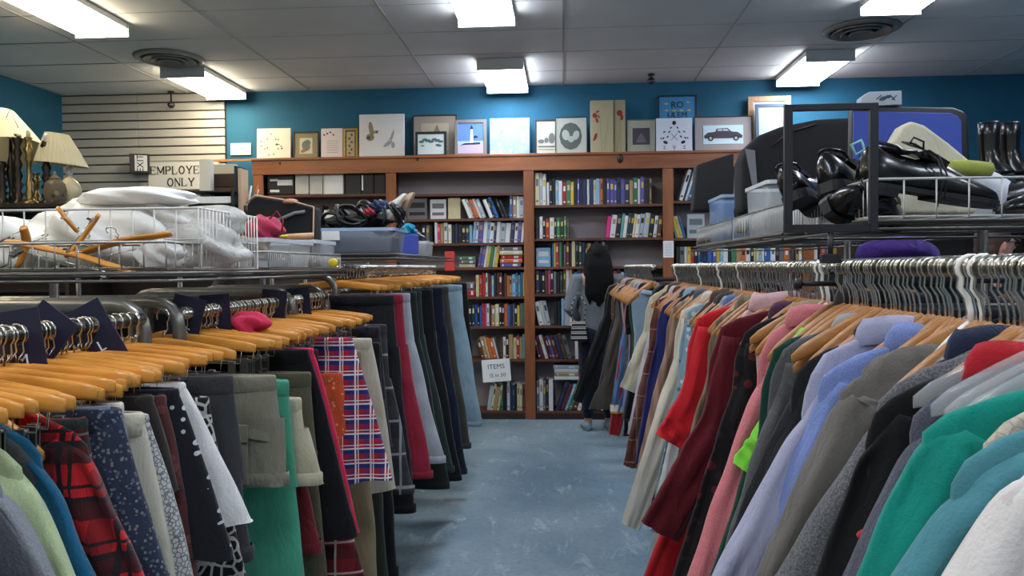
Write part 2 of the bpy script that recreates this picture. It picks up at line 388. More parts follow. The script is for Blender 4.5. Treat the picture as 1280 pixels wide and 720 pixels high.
# left bay (index 1)
face_book(1,1,508,533,27,'e','k','dark grey book shown face out on the second shelf of the left bay')
face_book(1,1,537,557,25,'w','e','white magazine shown face out beside the cream box on the second shelf')
face_book(1,1,559.5,575,27,'c','c','tall cream slipcase next to the white face-out magazine')
place_books(1,1,586,608,'wwowl',27,-22); place_books(1,1,612,624,'wnb',27,-22); place_books(1,1,628,636,'kk',26,-22); place_books(1,1,637,655,'btwl',29)
place_books(1,2,527,540,'kek',25); place_books(1,2,543,559,'wptw',27); place_books(1,2,560,590,'wknkkns',25); place_books(1,2,590,654,'swvwswnwlwnwvw',27,5)
stack_books(1,3,573,594,'ceg',4.5,'left end of the fourth shelf'); place_books(1,3,596,621,'vvwygwy',29,9); stack_books(1,3,624,653,'vorce',5,'beside the leaning yellow book')
stack_books(1,4,580,593,'re',9,'fifth shelf of the left bay'); place_books(1,4,594,655,'crrwhhskhmkhotsbaby',29)
place_books(1,5,584,655,'knbkbrpwhtckkobnekyeg',28)
place_books(1,6,600,622,'htcoow',28,-14); place_books(1,6,624,655,'hwktcrta',30)
place_books(1,7,606,622,'lctc',33,9); place_books(1,7,623,655,'gkkwnnkcch',36)
# middle bay (2)
place_books(2,0,669,683,'clw',42); place_books(2,0,684,815,'wkkswrgykvnnwnwsokvvvnvntgwvkt',32)
place_books(2,1,669,712,'kwkrwkgdgh',27); place_books(2,1,757,827,'pwkawdncwllkwh',30,7)
face_book(2,2,670,688,24,'s','w','pale blue box file shown face out on the third shelf'); place_books(2,2,690,760,'byrgkemkckdnktkknkek',31)
place_books(2,3,669,735,'nkkhpkekdhwtkbnrm',30); place_books(2,3,738,800,'kemnkkrkwbkmek',29)
place_books(2,4,673,688,'wll',33,-12); place_books(2,4,692,700,'kk',31); place_books(2,4,701,720,'slwl',33); place_books(2,4,722,800,'kentkbwkhmwk',30)
place_books(2,5,672,714,'mmwmmvmnhe',31,-16); place_books(2,5,718,735,'wkew',34); place_books(2,5,740,800,'nkmwhkdkbt',31)
place_books(2,6,669,690,'ewekw',40); place_books(2,6,693,728,'nmsgmwk',36,20); place_books(2,6,742,790,'bwhkeknm',30,20)
zt2=SZ[(2,6)]+.285
stack_books(2,6,690,723,'wtwl',4.5,'on the leaning books at the bottom',zt2)
# right bays
place_books(3,0,849,882,'wnwbnwll',42,17); place_books(3,1,845,858,'aycb',30,-16)
place_books(3,2,845,1003,'kewyrkbnnbvyswkgtowkccswbbwkeorktw',24); place_books(4,2,1018,1100,'wkrbyeknbtrwksc',24)
face_book(3,1,860,882,30,'l','e','grey picture book shown face out behind the wire basket')
# far left bay (0): office boxes and binders
def pbox(name,x0,x1,y0,y1,m,label,cat,Y0=BY+.03,d=.2,parts=()):
    X0=bx_(x0,y1);X1=bx_(x1,y1);z0=bz_(y1,(x0+x1)/2);z1=bz_(y0,(x0+x1)/2)
    o=MB().box(X0,X1,Y0,Y0+d,z0,z1,0,None,.003).build(name,m)
    for (pn,u0,u1,v0,v1,pm) in parts:
        MB().box(X0+(X1-X0)*u0,X0+(X1-X0)*u1,Y0-.002,Y0-.0002,z0+(z1-z0)*v0,z0+(z1-z0)*v1).build(pn,pm,o)
    tag(o,label,cat); return o
BKB=mat('black_card','#1d1d20',.5); CRM=mat('cream_card','#cfccc2',.7)
pbox('storage_box',333,366,216,242.5,BKB,'black storage box with white labels on the top shelf','box',parts=[('label_slip',.1,.4,.62,.72,PAPER),('label_slip',.38,.95,.42,.68,PAPER),('label_slip',.1,.45,.1,.22,PAPER)])
pbox('binder',368,384.5,216,242.5,CRM,'cream binder left of its twin on the top shelf','binder'); pbox('binder',386,402,215.5,242.5,CRM,'cream binder beside the papered white box','binder')
pbox('storage_box',403,428,216,242.5,CRM,'white box with a printed paper on its front','box',parts=[('printed_paper',.08,.98,.02,.9,PAPER)])
pbox('media_case',431,450,217,242.5,BKB,'black case left of the thin white strip','case'); pbox('media_case',451,466,217,242.5,BKB,'black case with a thin white spine strip','case',parts=[('spine_strip',.02,.14,.2,.95,PAPER)]); pbox('media_case',467,481,217,242.5,BKB,'black case at the right end of the top left shelf','case')
pbox('storage_box',390,402,256,275,BKB,'dark box on the second shelf of the far left bay','box'); pbox('paper_stack',404,430,262,275.5,PAPER,'stack of white papers on the second shelf','paper stack')
# ---------------------------------------------------------------- pictures on top of the bookcase
PY=7.36
def pic(x0,x1,y0,y1,name,border,fm,mm,label,Y=PY,matw=.0,pm=None,lean=.04,cat='picture',thick=.022):
    """canvas or framed picture standing on the bookcase top; returns (root, face centre, w, h) in root space"""
    zb=zt+.0005; a=at_y((x0+x1)/2,y0,Y); X0=at_y(x0,(y0+y1)/2,Y).x; X1=at_y(x1,(y0+y1)/2,Y).x; w=X1-X0; h=a.z-zb
    e=empty(name,((X0+X1)/2,Y,zb)); tag(e,label,cat,'pictures lined up on the bookcase')
    e.rotation_euler=(rad(-3),0,0)
    if border:
        b=border; f=MB().box(-w/2,-w/2+b,0,thick,0,h,0,None,.002).box(w/2-b,w/2,0,thick,0,h,0,None,.002).box(-w/2+b,w/2-b,0,thick,0,b,0,None,.002).box(-w/2+b,w/2-b,0,thick,h-b,h,0,None,.002); f.build('frame',fm,e)
        MB().box(-w/2+b*.9,w/2-b*.9,.008,thick-.002,b*.9,h-b*.9).build('mat_board' if matw else 'picture_print',mm,e)
        if matw:
            MB().box(-w/2+b+matw,w/2-b-matw,.005,.0079,b+matw,h-b-matw).build('picture_print',pm,e)
    else: MB().box(-w/2,w/2,0,thick,0,h,0,None,.003).build('canvas',mm,e)
    return e,w,h
def marks(e,name,m,items,y=-.0012,t=.001):
    """flat painted shapes on a picture: ('e',cx,cz,rx,rz,rot) ellipses, ('l',x0,z0,x1,z1,width), ('p',[(x,z)...])"""
    b=MB()
    for it in items:
        if it[0]=='e':
            _,cx,cz,rx,rz,ro=it; n=12; P=[]
            for k in range(n):
                a=2*PI*k/n; u=rx*math.cos(a); v=rz*math.sin(a); P.append((cx+u*math.cos(ro)-v*math.sin(ro),cz+u*math.sin(ro)+v*math.cos(ro)))
            b.prism(P,y,y+t)
        elif it[0]=='l':
            _,a0,b0,a1,b1,w=it; d=Vector((a1-a0,b1-b0)); d.normalize(); nx,nz=-d.y*w/2,d.x*w/2
            b.prism([(a0+nx,b0+nz),(a0-nx,b0-nz),(a1-nx,b1-nz),(a1+nx,b1+nz)],y,y+t)
        else: b.prism(it[1],y,y+t)
    return b.build(name,m,e)
q=random.Random(3)
CAN=mat('ivory_canvas','#e6e0cc',.85,var=.08,vs_=12); OFFW=mat('offwhite_canvas','#d6d6d4',.85); DARKF=mat('dark_frame','#2e2620',.5); GOLDF=mat('gold_frame','#a58b4a',.4,.5); GREYMAT=mat('grey_mat','#8d8578',.85); OLIVE=mat('sage_paint','#8f8e70',.85); LINE=mat('pencil_line','#6d6f72',.85); REDP=mat('brick_red_paint','#8a2f2a',.85); BLK=mat('black_paint','#1c1d20',.8)
e,w,h=pic(320.5,363,160,200,'canvas_print',0,None,CAN,'ivory square canvas with small scattered leaf motifs, leftmost on bookcase')
marks(e,'leaf_motif',OLIVE,[('e',-.02+.11*math.cos(a)*q.uniform(.5,1),h/2+.11*math.sin(a)*q.uniform(.5,1),.012,.007,a) for a in [i*.55 for i in range(12)]])
marks(e,'dark_leaf',mat('dark_sage','#4b4c40',.8),[('e',.03,h/2,.012,.01,0),('e',-.06,h/2-.03,.01,.006,1),('e',.08,h/2-.04,.012,.007,.6)],y=-.0015)
e,w,h=pic(366,398,164,199,'framed_picture',.012,DARKF,mat('olive_mat','#8c8568',.85),'small dark-framed picture with olive mat and green bird print',matw=.05,pm=mat('cream_print','#c9c3a8',.85))
marks(e,'bird_print',mat('green_grey_paint','#6f7f70',.85),[('e',.0,h/2+.0,.04,.05,.3),('e',.015,h/2+.03,.03,.03,0)],y=.003); marks(e,'bird_base',mat('rust_paint','#9a6a50',.85),[('e',-.02,h/2-.045,.035,.016,.4)],y=.0025)
e,w,h=pic(401,428,160,198.5,'greeting_print',0,None,mat('pale_pink_card','#d9d0cc',.8),'pale card print with dark red flowers in its corner')
marks(e,'flower_motif',mat('wine_paint','#6d2338',.8),[('e',-w/2+.03+.03*i,h-.05+.012*((i*7)%3-1),.009,.009,0) for i in range(4)]); marks(e,'text_lines',LINE,[('l',-.05,h*.6-.022*i,.06,h*.6-.022*i,.003) for i in range(6)])
e,w,h=pic(428.5,447,160,198,'framed_picture',.02,GOLDF,mat('olive_dark_mat','#5f5432',.8),'narrow gold-framed picture beside the butterfly canvas',matw=.012,pm=mat('sand_print','#b5a783',.85))
marks(e,'motif',mat('umber_paint','#6b5b3c',.8),[('e',-.01+.02*(i%2),.06+.035*i,.014,.01,i) for i in range(6)],y=.003)
e,w,h=pic(448.5,505,142,197,'canvas_print',0,None,OFFW,'large off-white square canvas with two faint butterflies',Y=7.34)
marks(e,'butterfly',mat('ochre_paint','#8f845f',.85),[('e',-.1,h*.66,.022,.075,.15),('e',-.11,h*.48,.04,.035,0),('e',-.06,h*.6,.035,.012,.3)]); marks(e,'dark_spot',mat('dark_umber','#54503e',.85),[('e',-.125,h*.47,.018,.016,0),('e',-.045,h*.59,.01,.01,0)],y=-.0016)
marks(e,'grey_butterfly',mat('mist_paint','#9b9c9c',.85),[('e',.1,h*.5,.012,.06,-.3),('e',.06,h*.33,.05,.018,.6),('e',.11,h*.3,.018,.03,0),('l',.02,h*.25,.12,h*.6,.005)])
e,w,h=pic(515.5,571,142.5,195,'framed_picture',.012,DARKF,GREYMAT,'large dark-framed print with taupe mat behind the smaller black frame',matw=.07,pm=mat('tan_print','#a89f8a',.85),Y=7.42)
marks(e,'ship',mat('ship_brown','#7d6a58',.8),[('p',[(-.01,h*.62),(.05,h*.62),(.02,h*.78)])],y=.003)
e,w,h=pic(519,558,164,194.5,'framed_picture',.022,BLK,mat('snow_print','#c4d3d2',.8),'small landscape snow scene in a black frame standing in front',Y=7.27)
marks(e,'tree_line',mat('slate_paint','#51656c',.85),[('e',-.09+.03*i,h*.6+.01*((i*5)%3),.026,.012,.1*(i%3)) for i in range(7)]+[('e',.07,h*.45,.03,.012,-.2),('e',-.08,h*.44,.02,.006,0)],y=.006)
e,w,h=pic(568,608,149,194,'framed_picture',.03,mat('pewter_frame','#7d7c78',.5,.3),mat('sky_print','#5d84c9',.8),'lighthouse picture with blue sky in a grey frame',Y=7.3)
marks(e,'sky_band',mat('pale_sky_paint','#a5bde0',.85),[('p',[(-w/2+.03,h*.25),(w/2-.03,h*.25),(w/2-.03,h*.42),(-w/2+.03,h*.42)])],y=.0065)
marks(e,'beach',mat('sand_lilac','#b9abc0',.85),[('p',[(-w/2+.03,.03),(w/2-.03,.03),(w/2-.03,h*.36),(-w/2+.03,h*.3)])],y=.0055)
marks(e,'lighthouse',mat('lighthouse_white','#dbe3ee',.8),[('p',[(-.006,h*.36),(.026,h*.36),(.02,h*.74),(0,h*.74)])],y=.0045)
marks(e,'lantern_room',mat('lantern_navy','#1d2c50',.8),[('p',[(-.006,h*.74),(.026,h*.74),(.02,h*.8),(.01,h*.86),(0,h*.8)])],y=.004)
marks(e,'shore_shapes',mat('lantern_navy','#1d2c50',.8),[('p',[(.03,h*.5),(.065,h*.5),(.065,h*.55),(.047,h*.57),(.03,h*.55)]),('p',[(-.1,h*.3),(-.06,h*.36),(.09,h*.38),(.09,h*.33),(-.05,h*.32)])],y=.004)
e,w,h=pic(612,662,147,193.5,'canvas_print',0,None,fabric('#9fb6c9','floral','#cddbe4','#8398aa',.45),'pale blue and white mottled canvas right of the lighthouse')
e,w,h=pic(669,697,149,192,'framed_picture',.012,DARKF,mat('pale_mat','#c5c7b8',.85),'thin dark-framed landscape drawing half behind the oval picture',Y=7.42)
marks(e,'drawing',LINE,[('e',-.05,h*.42,.03,.02,0),('e',.0,h*.45,.02,.025,0),('e',.05,h*.5,.03,.05,0),('l',-.08,h*.28,.08,h*.28,.012),('l',-.08,h*.2,.08,h*.2,.005)],y=.004)
e,w,h=pic(694,734,145.5,191.5,'framed_picture',.006,DARKF,mat('silver_mat','#a9ada5',.8),'grey picture with a dark oval landscape in the middle',Y=7.34)
marks(e,'oval_landscape',mat('oval_dark','#4e5752',.85),[('e',-.005,h*.5,.105,.128,0)],y=.0055); marks(e,'oval_clouds',mat('oval_light','#9fa8a0',.85),[('e',-.05,h*.53,.035,.05,.2),('e',.045,h*.52,.03,.045,-.3),('e',0,h*.42,.03,.03,0)],y=.0045)
bot=mat('parchment_canvas','#a39b7c',.85,var=.15,vs_=10)
e,w,h=pic(738,767,124.5,189.5,'canvas_print',0,None,bot,'tall parchment canvas with red flowers and stems, left one of the pair',Y=7.33)
marks(e,'flowers',REDP,[('e',-.065,h*.72,.022,.025,.4),('e',-.045,h*.63,.012,.024,.3),('e',-.06,h*.33,.014,.035,-.3),('e',-.04,h*.79,.018,.01,.5),('e',-.03,h*.7,.008,.02,.9),('e',-.07,h*.28,.018,.01,.9)]); marks(e,'stems',OLIVE,[('l',0,.03,-.02,h*.75,.01),('l',.02,.03,.06,h*.7,.012),('l',0,.1,.06,h*.5,.006)])
e,w,h=pic(767.5,782,124,189,'canvas_print',0,None,bot,'narrow parchment canvas with one red flower, right one of the pair',Y=7.35)
marks(e,'flowers',REDP,[('e',-.0,h*.76,.028,.028,.4),('e',.02,h*.68,.015,.03,0)]); marks(e,'stems',OLIVE,[('l',.01,.03,.0,h*.7,.014),('l',-.03,.03,-.0,h*.4,.014)])
e,w,h=pic(784,819,149,189,'framed_picture',.006,mat('silver_frame','#8d9188',.4,.4),mat('sage_mat','#a0a495',.8),'square sage picture with a dark square photo in its centre')
marks(e,'dark_photo',mat('dark_photo','#443f45',.7),[('p',[(-.078,h*.28),(.08,h*.28),(.08,h*.76),(-.078,h*.76)])],y=.005); marks(e,'photo_subject',mat('mauve_grey','#6a6069',.8),[('p',[(-.05,h*.34),(.05,h*.34),(.03,h*.5),(.0,h*.62),(-.025,h*.5)])],y=.004)
e,w,h=pic(822.5,872,117.5,188,'framed_picture',.016,mat('navy_frame','#16202e',.5),mat('nursery_blue','#3f84b5',.8),'dark-framed blue picture with black letters behind the white one',Y=7.42)
tl=[text('letters','RO',.085,INK,e,(.0,.006,h-.095),(PI/2,0,0)),text('letters','ULEM',.075,INK,e,(.0,.006,h-.19),(PI/2,0,0))]
marks(e,'letter_patches',mat('patch_cream','#b5a86a',.8),[('e',-.1,h-.145,.018,.01,0),('e',-.03,h-.145,.02,.01,0),('e',.04,h-.145,.02,.01,0),('e',.11,h-.145,.018,.01,0),('e',.1,h-.07,.02,.008,0),('e',-.1,h-.08,.02,.008,0)],y=.0068)
e,w,h=pic(820.5,865.5,147,187.5,'canvas_print',0,None,mat('white_canvas','#cdd4e2',.85),'white canvas with a symmetrical black leaf and flower motif',Y=7.3)
marks(e,'leaf_motif',BLK,[('e',0,h*.86,.018,.02,0)]+[('e',sx*x,h*z,rx,rz,sx*r) for sx in (-1,1) for (x,z,rx,rz,r) in ((.08,.3,.022,.014,.4),(.1,.42,.014,.006,-.8),(.06,.46,.014,.006,-.8),(.045,.6,.014,.006,-.7),(.09,.6,.012,.006,-.6),(.12,.42,.01,.005,-1),(.03,.72,.012,.006,-.9),(.09,.12,.012,.004,0),(.09,.18,.012,.004,.5))]+[('l',0,h*.04,0,h*.22,.004),('l',-.02,h*.2,0,h*.12,.003),('l',.02,h*.2,0,h*.12,.003),('l',-.03,h*.36,.03,h*.56,.004),('l',.03,h*.36,-.03,h*.56,.004)])
e,w,h=pic(868,941,144.5,187,'framed_picture',.008,DARKF,mat('warm_grey_mat','#9a9594',.8),'wide framed picture of a vintage car on grey mat',matw=.075,pm=mat('ice_print','#c3dbe6',.8),Y=7.36)
CARM=mat('car_plum','#3f3540',.7); hh=h*.5
marks(e,'car_silhouette',CARM,[('p',[(-.17,hh-.035),(.17,hh-.035),(.175,hh-.01),(.13,hh+.022),(.09,hh+.025),(.065,hh+.03),(-.065,hh+.03),(-.08,hh+.025),(-.14,hh+.02),(-.175,hh-.01)]),('p',[(-.07,hh+.03),(-.06,hh+.055),(.04,hh+.06),(.07,hh+.03)])],y=.003)
marks(e,'car_windows',mat('car_glass','#a7b9c4',.6),[('p',[(-.055,hh+.032),(-.048,hh+.05),(-.01,hh+.052),(-.01,hh+.032)]),('p',[(-.003,hh+.032),(-.003,hh+.052),(.035,hh+.053),(.052,hh+.032)])],y=.002)
marks(e,'car_wheels',BLK,[('e',-.115,hh-.035,.026,.026,0),('e',.115,hh-.035,.026,.026,0)],y=.0025); marks(e,'wheel_hubs',mat('hub_grey','#a9a9ad',.6),[('e',-.115,hh-.035,.014,.014,0),('e',.115,hh-.035,.014,.014,0)],y=.0015)
e,w,h=pic(936,990,119,186,'framed_picture',.05,wood('oak_frame','#b98e62','#8b653f','z',5),mat('print_glass_glare','#a9b9c6',.7),'large oak-framed print at the right, half hidden by black bag',Y=7.4)  # pale print tone stands in for reflections on the glass
e,w,h=pic(945,985,129,186,'framed_picture',.03,mat('slate_frame','#3d4f66',.5),mat('glass_glare','#a9bccb',.25),'slate-framed picture with painted glass glare in front of the oak frame',Y=7.31)  # glare of the glass put into the flat pale colour
# paper notes, signs on the walls
def note(x0,x1,y0,y1,Y,label,name='paper_note',cat='paper',rot=0,thick=.002,m=PAPER):
    a=at_y(x0,y1,Y);b=at_y(x1,y0,Y); e=MB().box(-(b.x-a.x)/2,(b.x-a.x)/2,-thick,0,-(b.z-a.z)/2,(b.z-a.z)/2).build(name,m,None,((a.x+b.x)/2,Y-.0015,(a.z+b.z)/2),(0,rot,0)); tag(e,label,cat); return e,b.x-a.x,b.z-a.z
note(289,314,179,194,YB,'small white card fixed to the blue wall beside the slat panel',cat='card',thick=.012)
e,w,h=note(829,842,301,322,BY-.02,'white paper notice taped to the bookcase upright',)
marks(e,'printed_lines',mat('pale_ink','#8c98a8',.8),[('l',-.035,h/2-.02-.014*i,.035,h/2-.02-.014*i,.003) for i in range(9)],y=-.0028)
e,w,h=note(603,638,449,477,BY-.03,'handwritten white paper sign hanging on the bookcase shelf',name='paper_sign',cat='sign',rot=rad(-4))
sq=MB()
for r_,(z_,sc,s_,xx) in enumerate(((.035,.02,'ITEMS',.0),(-.045,.016,'IS in 50',.01))):
    t_=text('handwriting',s_,.062 if r_==0 else .05,mat('pen_ink','#3a4360',.7),e,(xx,-.0025,z_),(PI/2,0,0))
# EMPLOYEES ONLY sign
SIGN=mat('sign_board','#cfcdc6',.6); a=at_y(185.5,238,YB-.06); b=at_y(274,199.5,YB-.06)
e=empty('staff_sign',((a.x+b.x)/2,YB-.052,(a.z+b.z)/2)); tag(e,'cream sign with black serif capitals fixed to the slat panel','sign'); w=b.x-a.x; h=b.z-a.z
MB().box(-w/2,w/2,-.012,0,-h/2,h/2,0,None,.003).build('sign_board',SIGN,e); MB().box(-w/2,w/2,-.016,-.0122,h/2-.008,h/2).box(-w/2,w/2,-.016,-.0122,-h/2,-h/2+.008).box(-w/2,-w/2+.008,-.016,-.0122,-h/2+.008,h/2-.008).box(w/2-.008,w/2,-.016,-.0122,-h/2+.008,h/2-.008).build('sign_edge',mat('sign_edge','#98948a',.6),e)
import os
def serif_text(s,size,cx,cz,spacing,parent,y):
    """slab serif capitals drawn as strokes"""
    G={'E':[(0,0,0,1),(0,1,.6,1),(0,.5,.45,.5),(0,0,.6,0),'s(.6,1,v-)','s(.6,0,v+)'],'M':[(.0,0,.0,1),(.0,1,.42,.15),(.42,.15,.84,1),(.84,1,.84,0)],'P':[(0,0,0,1),(0,1,.4,1),(.4,1,.58,.88),(.58,.88,.58,.62),(.58,.62,.4,.48),(.4,.48,0,.48)],
     'L':[(0,0,0,1),(0,0,.58,0)],'O':[(.35+.35*math.cos(a*PI/6),.5+.5*math.sin(a*PI/6),.35+.35*math.cos((a+1)*PI/6),.5+.5*math.sin((a+1)*PI/6)) for a in range(12)],'Y':[(0,1,.36,.45),(.72,1,.36,.45),(.36,.45,.36,0)],
     'S':[(.55,.85,.4,1),(.4,1,.15,1),(.15,1,0,.85),(0,.85,0,.65),(0,.65,.15,.53),(.15,.53,.42,.47),(.42,.47,.58,.33),(.58,.33,.58,.15),(.58,.15,.42,0),(.42,0,.15,0),(.15,0,0,.15)],'N':[(0,0,0,1),(0,1,.62,0),(.62,0,.62,1)]}
    W={'E':.6,'M':.84,'P':.58,'L':.58,'O':.7,'Y':.72,'S':.58,'N':.62}
    SER={'E':[(-.1,.1,0),(-.1,.1,1)],'M':[(-.12,.12,0),(.72,.96,0),(-.12,.05,1),(.79,.96,1)],'P':[(-.12,.14,0),(-.12,.1,1)],'L':[(-.12,.1,0),(-.12,.14,1)],'O':[],'Y':[(.22,.5,0),(-.1,.14,1),(.58,.82,1)],'S':[],'N':[(-.12,.12,0),(-.12,.05,1),(.5,.74,1)]}
    tot=sum(W[c] for c in s)+spacing*(len(s)-1); x=cx-tot*size/2
    for c in s:
        it=[]
        for st_ in G[c]:
            if isinstance(st_,str): continue
            x0,z0,x1,z1=st_; thin=(z0==z1) or (c in 'N' and x0==x1) or (c=='M' and (x0,x1)==(.0,.0))
            it.append(('l',x+x0*size,cz+(z0-.5)*size,x+x1*size,cz+(z1-.5)*size,size*(.08 if thin else .16)))
        if c=='E': it+=[('l',x+.6*size,cz+.5*size,x+.6*size,cz+.28*size,size*.08),('l',x+.6*size,cz-.5*size,x+.6*size,cz-.28*size,size*.08),('l',x+.42*size,cz+.1*size,x+.42*size,cz-.1*size,size*.06)]
        if c=='L': it+=[('l',x+.58*size,cz-.5*size,x+.58*size,cz-.25*size,size*.08)]
        for (a_,b_,zz) in SER[c]: it.append(('l',x+a_*size,cz+(zz-.5)*size,x+b_*size,cz+(zz-.5)*size,size*.07))
        marks(parent,'letter',INK,it,y=y,t=.002); x+=(W[c]+spacing)*size
x189=at_y(189,213,YB-.06).x-e.location.x; x248=at_y(248.5,213,YB-.06).x-e.location.x; sz=.082
# seven letters fill 189..248: solve the size so that EMPLOYE spans it
wE=sum((.6,.84,.58,.58,.7,.72,.6)); sp=.32; sz=(x248-x189)/(wE+sp*6); full=sz*(wE+.6+.58+sp*8)
serif_text('EMPLOYEES',sz,x189+full/2,h/2-.095,sp,e,-.0145)
x210=at_y(210,231,YB-.06).x-e.location.x;x243=at_y(243,231,YB-.06).x-e.location.x
serif_text('ONLY',(x243-x210)/(.7+.62+.58+.72+.9),(x210+x243)/2,-h/2+.075,.3,e,-.0145)
# EXIT sign turned on its side
a=at_y(159,216,YB-.2); b=at_y(180,191.5,YB-.2); ex=empty('exit_sign',((a.x+b.x)/2,YB-.125,(a.z+b.z)/2)); tag(ex,'small black boxed exit sign mounted sideways on the slat panel','exit sign')
w=b.x-a.x;h=b.z-a.z; ex.rotation_euler=(0,0,rad(22))
MB().box(-w*.5,w*.5,-.05,.05,-h/2,h/2,0,None,.004).build('housing',mat('sign_black','#17161a',.4),ex); MB().box(-w*.22,w*.42,-.056,-.0502,-h/2+.02,h/2-.015).build('sign_face',mat('exit_face','#c9cbd0',.5),ex)
text('letters','EXIT',h*.46,INK,ex,(w*.08,-.058,0),(PI/2,-PI/2,0),.001)
# small cameras on the ceiling / wall
for (px,py,Y,l) in ((214,131,YB-.12,'small black security camera high on the slat panel'),(814,101,YB-.35,'small dark dome camera hanging at the ceiling above the bookcase')):
    p=at_y(px,py,Y); ce=empty('security_camera',p); tag(ce,l,'camera'); k=mat('camera_black','#1b1a1a',.35)
    MB().blob((0,0,0),(.034,.034,.034),16,10).build('camera_head',k,ce); MB().tube([(0,0,.02),(0,0,ZC-p.z-.006)],.008).lathe([(.03,ZC-p.z-.02),(.03,ZC-p.z-.005)],16).build('bracket',k,ce); MB().lathe([(.016,0),(.016,.012)],14,M=Matrix.Translation((0,-.03,-.006))@Matrix.Rotation(PI/2,4,'X')).build('camera_lens',mat('lens_glass','#30313a',.1),ce)
# ---------------------------------------------------------------- rails and racks
RX,RZ=.62,1.393       # right rail
LX,LZA,LZD=1.0,1.285,1.402   # left rails (near ones, far one)
def rack(label,x,y0,y1,z,other,m=GREYM,up=.035):
    """free-standing garment rack: rail at x (and a twin rail at x+other), end frames, feet"""
    e=empty('garment_rack',(x,(y0+y1)/2,0)); tag(e,label,'clothes rack'); L=(y1-y0)/2; g='clothes racks'
    MB().tube([(0,-L,z),(0,L,z)],.0155,14).build('hang_rail',CHROME,e); MB().tube([(other,-L,z),(other,L,z)],.0155,14).build('hang_rail',CHROME,e)
    for s_ in (-1,1):
        yy=s_*(L+.015); a=min(0,other)-.0; b=max(0,other); zt_=z+up; r_=.07
        pts=[(a,yy,.03),(a,yy,zt_-r_)]+[(a+r_-r_*math.cos(t*PI/8),yy,zt_-r_+r_*math.sin(t*PI/8)) for t in range(1,5)]+[(b-r_+r_*math.sin(t*PI/8),yy,zt_-r_+r_*math.cos(t*PI/8)) for t in range(0,4)]+[(b,yy,zt_-r_),(b,yy,.03)]
        MB().tube(pts,.017,14).build('end_frame',m,e)
        MB().tube([(a-.02,yy,.03),(b+.02,yy,.03)],.017,10).lathe([(.024,0),(.024,.02)],12,c=(a,yy,0)).lathe([(.024,0),(.024,.02)],12,c=(b,yy,0)).build('foot_bar',m,e)
    MB().tube([(other/2,-L,.03),(other/2,L,.03)],.014,8).build('base_bar',m,e)
    return e
rack('grey tubular rack nearest on the left, loaded with skirts and shirts',-LX,.42,1.80,LZA,-.55)
rack('grey tubular rack on the left holding pants and shorts, second from the camera',-LX,2.0,2.72,LZA,-.55)
rack('grey tubular rack on the left between the shorts and the plaid skirt',-LX,2.86,3.25,LZA,-.55)
rack('taller rack at the far left end of the aisle, loaded with jeans',-LX,3.42,6.15,LZD,-.55,GREYM,-.03)
rk=rack('black rack nearest on the right, loaded with sweatshirts',RX,.3,1.78,RZ,.6,BLACKM,-.02)
MB().tube([(0,.76,-.035+RZ),(-.085,.76,-.035+RZ)],.006,8).lathe([(.013,0),(.013,.012)],14,M=Matrix.Translation((-.085,.76,-.035+RZ))@Matrix.Rotation(-PI/2,4,'Y')).build('display_arm',BLACKM,rk)
rack('long black rack in the middle of the right side, loaded with shirts',RX,1.86,4.4,RZ,.6,BLACKM,-.1)
RXF=.52
rack('far right rack with coats near the bookcase',RXF,4.52,6.5,RZ,.6,BLACKM,-.1)
# ---------------------------------------------------------------- hangers
def hook_pts(r=.0215,zt_=0,neck=-.085):
    p=[(0,0,neck),(0,0,neck+.02),(.004,0,-.045),(.014,0,-.030)]
    for k in range(11):
        a=rad(-48+k*25.5); p.append((r*math.cos(a)*1.0,0,r*math.sin(a)+.0))
    return p
def hook_mesh(r=.0021,neck=-.085):
    b=MB(); b.tube(hook_pts(.0185,0,neck),r,6); return b
def mk_top_hanger(name,label,wm,hm,half=.195,hr=.0022,thick=.012,neck=-.085,drop=.075):
    e=empty(name); hook_mesh(hr,neck).build('hook',hm,e); b=MB()
    for s_ in (-1,1):
        R_=[]
        for i in range(9):
            t_=i/8; x=s_*half*t_; zc=neck-.012-drop*(t_**1.25); hh=(.02-.006*t_) if i<8 else .008; w_=thick/2*(1 if i<8 else .6)
            R_.append([(x,w_*cx,zc+hh*cz) for cx,cz in ((-1,-.7),(-1,.6),(-.5,1),(.5,1),(1,.6),(1,-.7),(.5,-1),(-.5,-1))])
        b.rings(R_,0,True,True)
    b.build('arms',wm,e); tag(e,label,'clothes hanger'); return e
def mk_pants_hanger(name,label,wm,hm,neck=-.055,half=.215):
    e=empty(name); hook_mesh(.0021,neck).build('hook',hm,e); b=MB(); R_=[]
    for i in range(17):
        t_=-1+i/8; x=half*t_; zc=neck-.012-.022*abs(t_)**1.3; hh=(.0155-.002*abs(t_))*(1 if abs(t_)<1 else .75); w_=.0052*(1 if abs(t_)<1 else .7)
        R_.append([(x,w_*cx,zc+hh*cz) for cx,cz in ((-1,-.6),(-1,.6),(-.5,1),(.5,1),(1,.6),(1,-.6),(.5,-1),(-.5,-1))])
    b.rings(R_,0,True,True); b.build('arms',wm,e)
    MB().tube([(-.175,0,neck-.035),(-.17,0,neck-.075),(.17,0,neck-.075),(.175,0,neck-.035)],.0015,6).build('clip_rod',CHROME,e)
    for s_ in (-1,1):
        g=MB(); g.box(s_*.145-.009,s_*.145+.009,-.006,-.003,neck-.12,neck-.07,0,None,.001).box(s_*.145-.009,s_*.145+.009,.003,.006,neck-.12,neck-.07,0,None,.001).tube([(s_*.145-.01,0,neck-.075),(s_*.145+.01,0,neck-.075)],.004,8); g.build('clip',STEEL,e)
    return tag(e,label,'clothes hanger')
PROTO={}
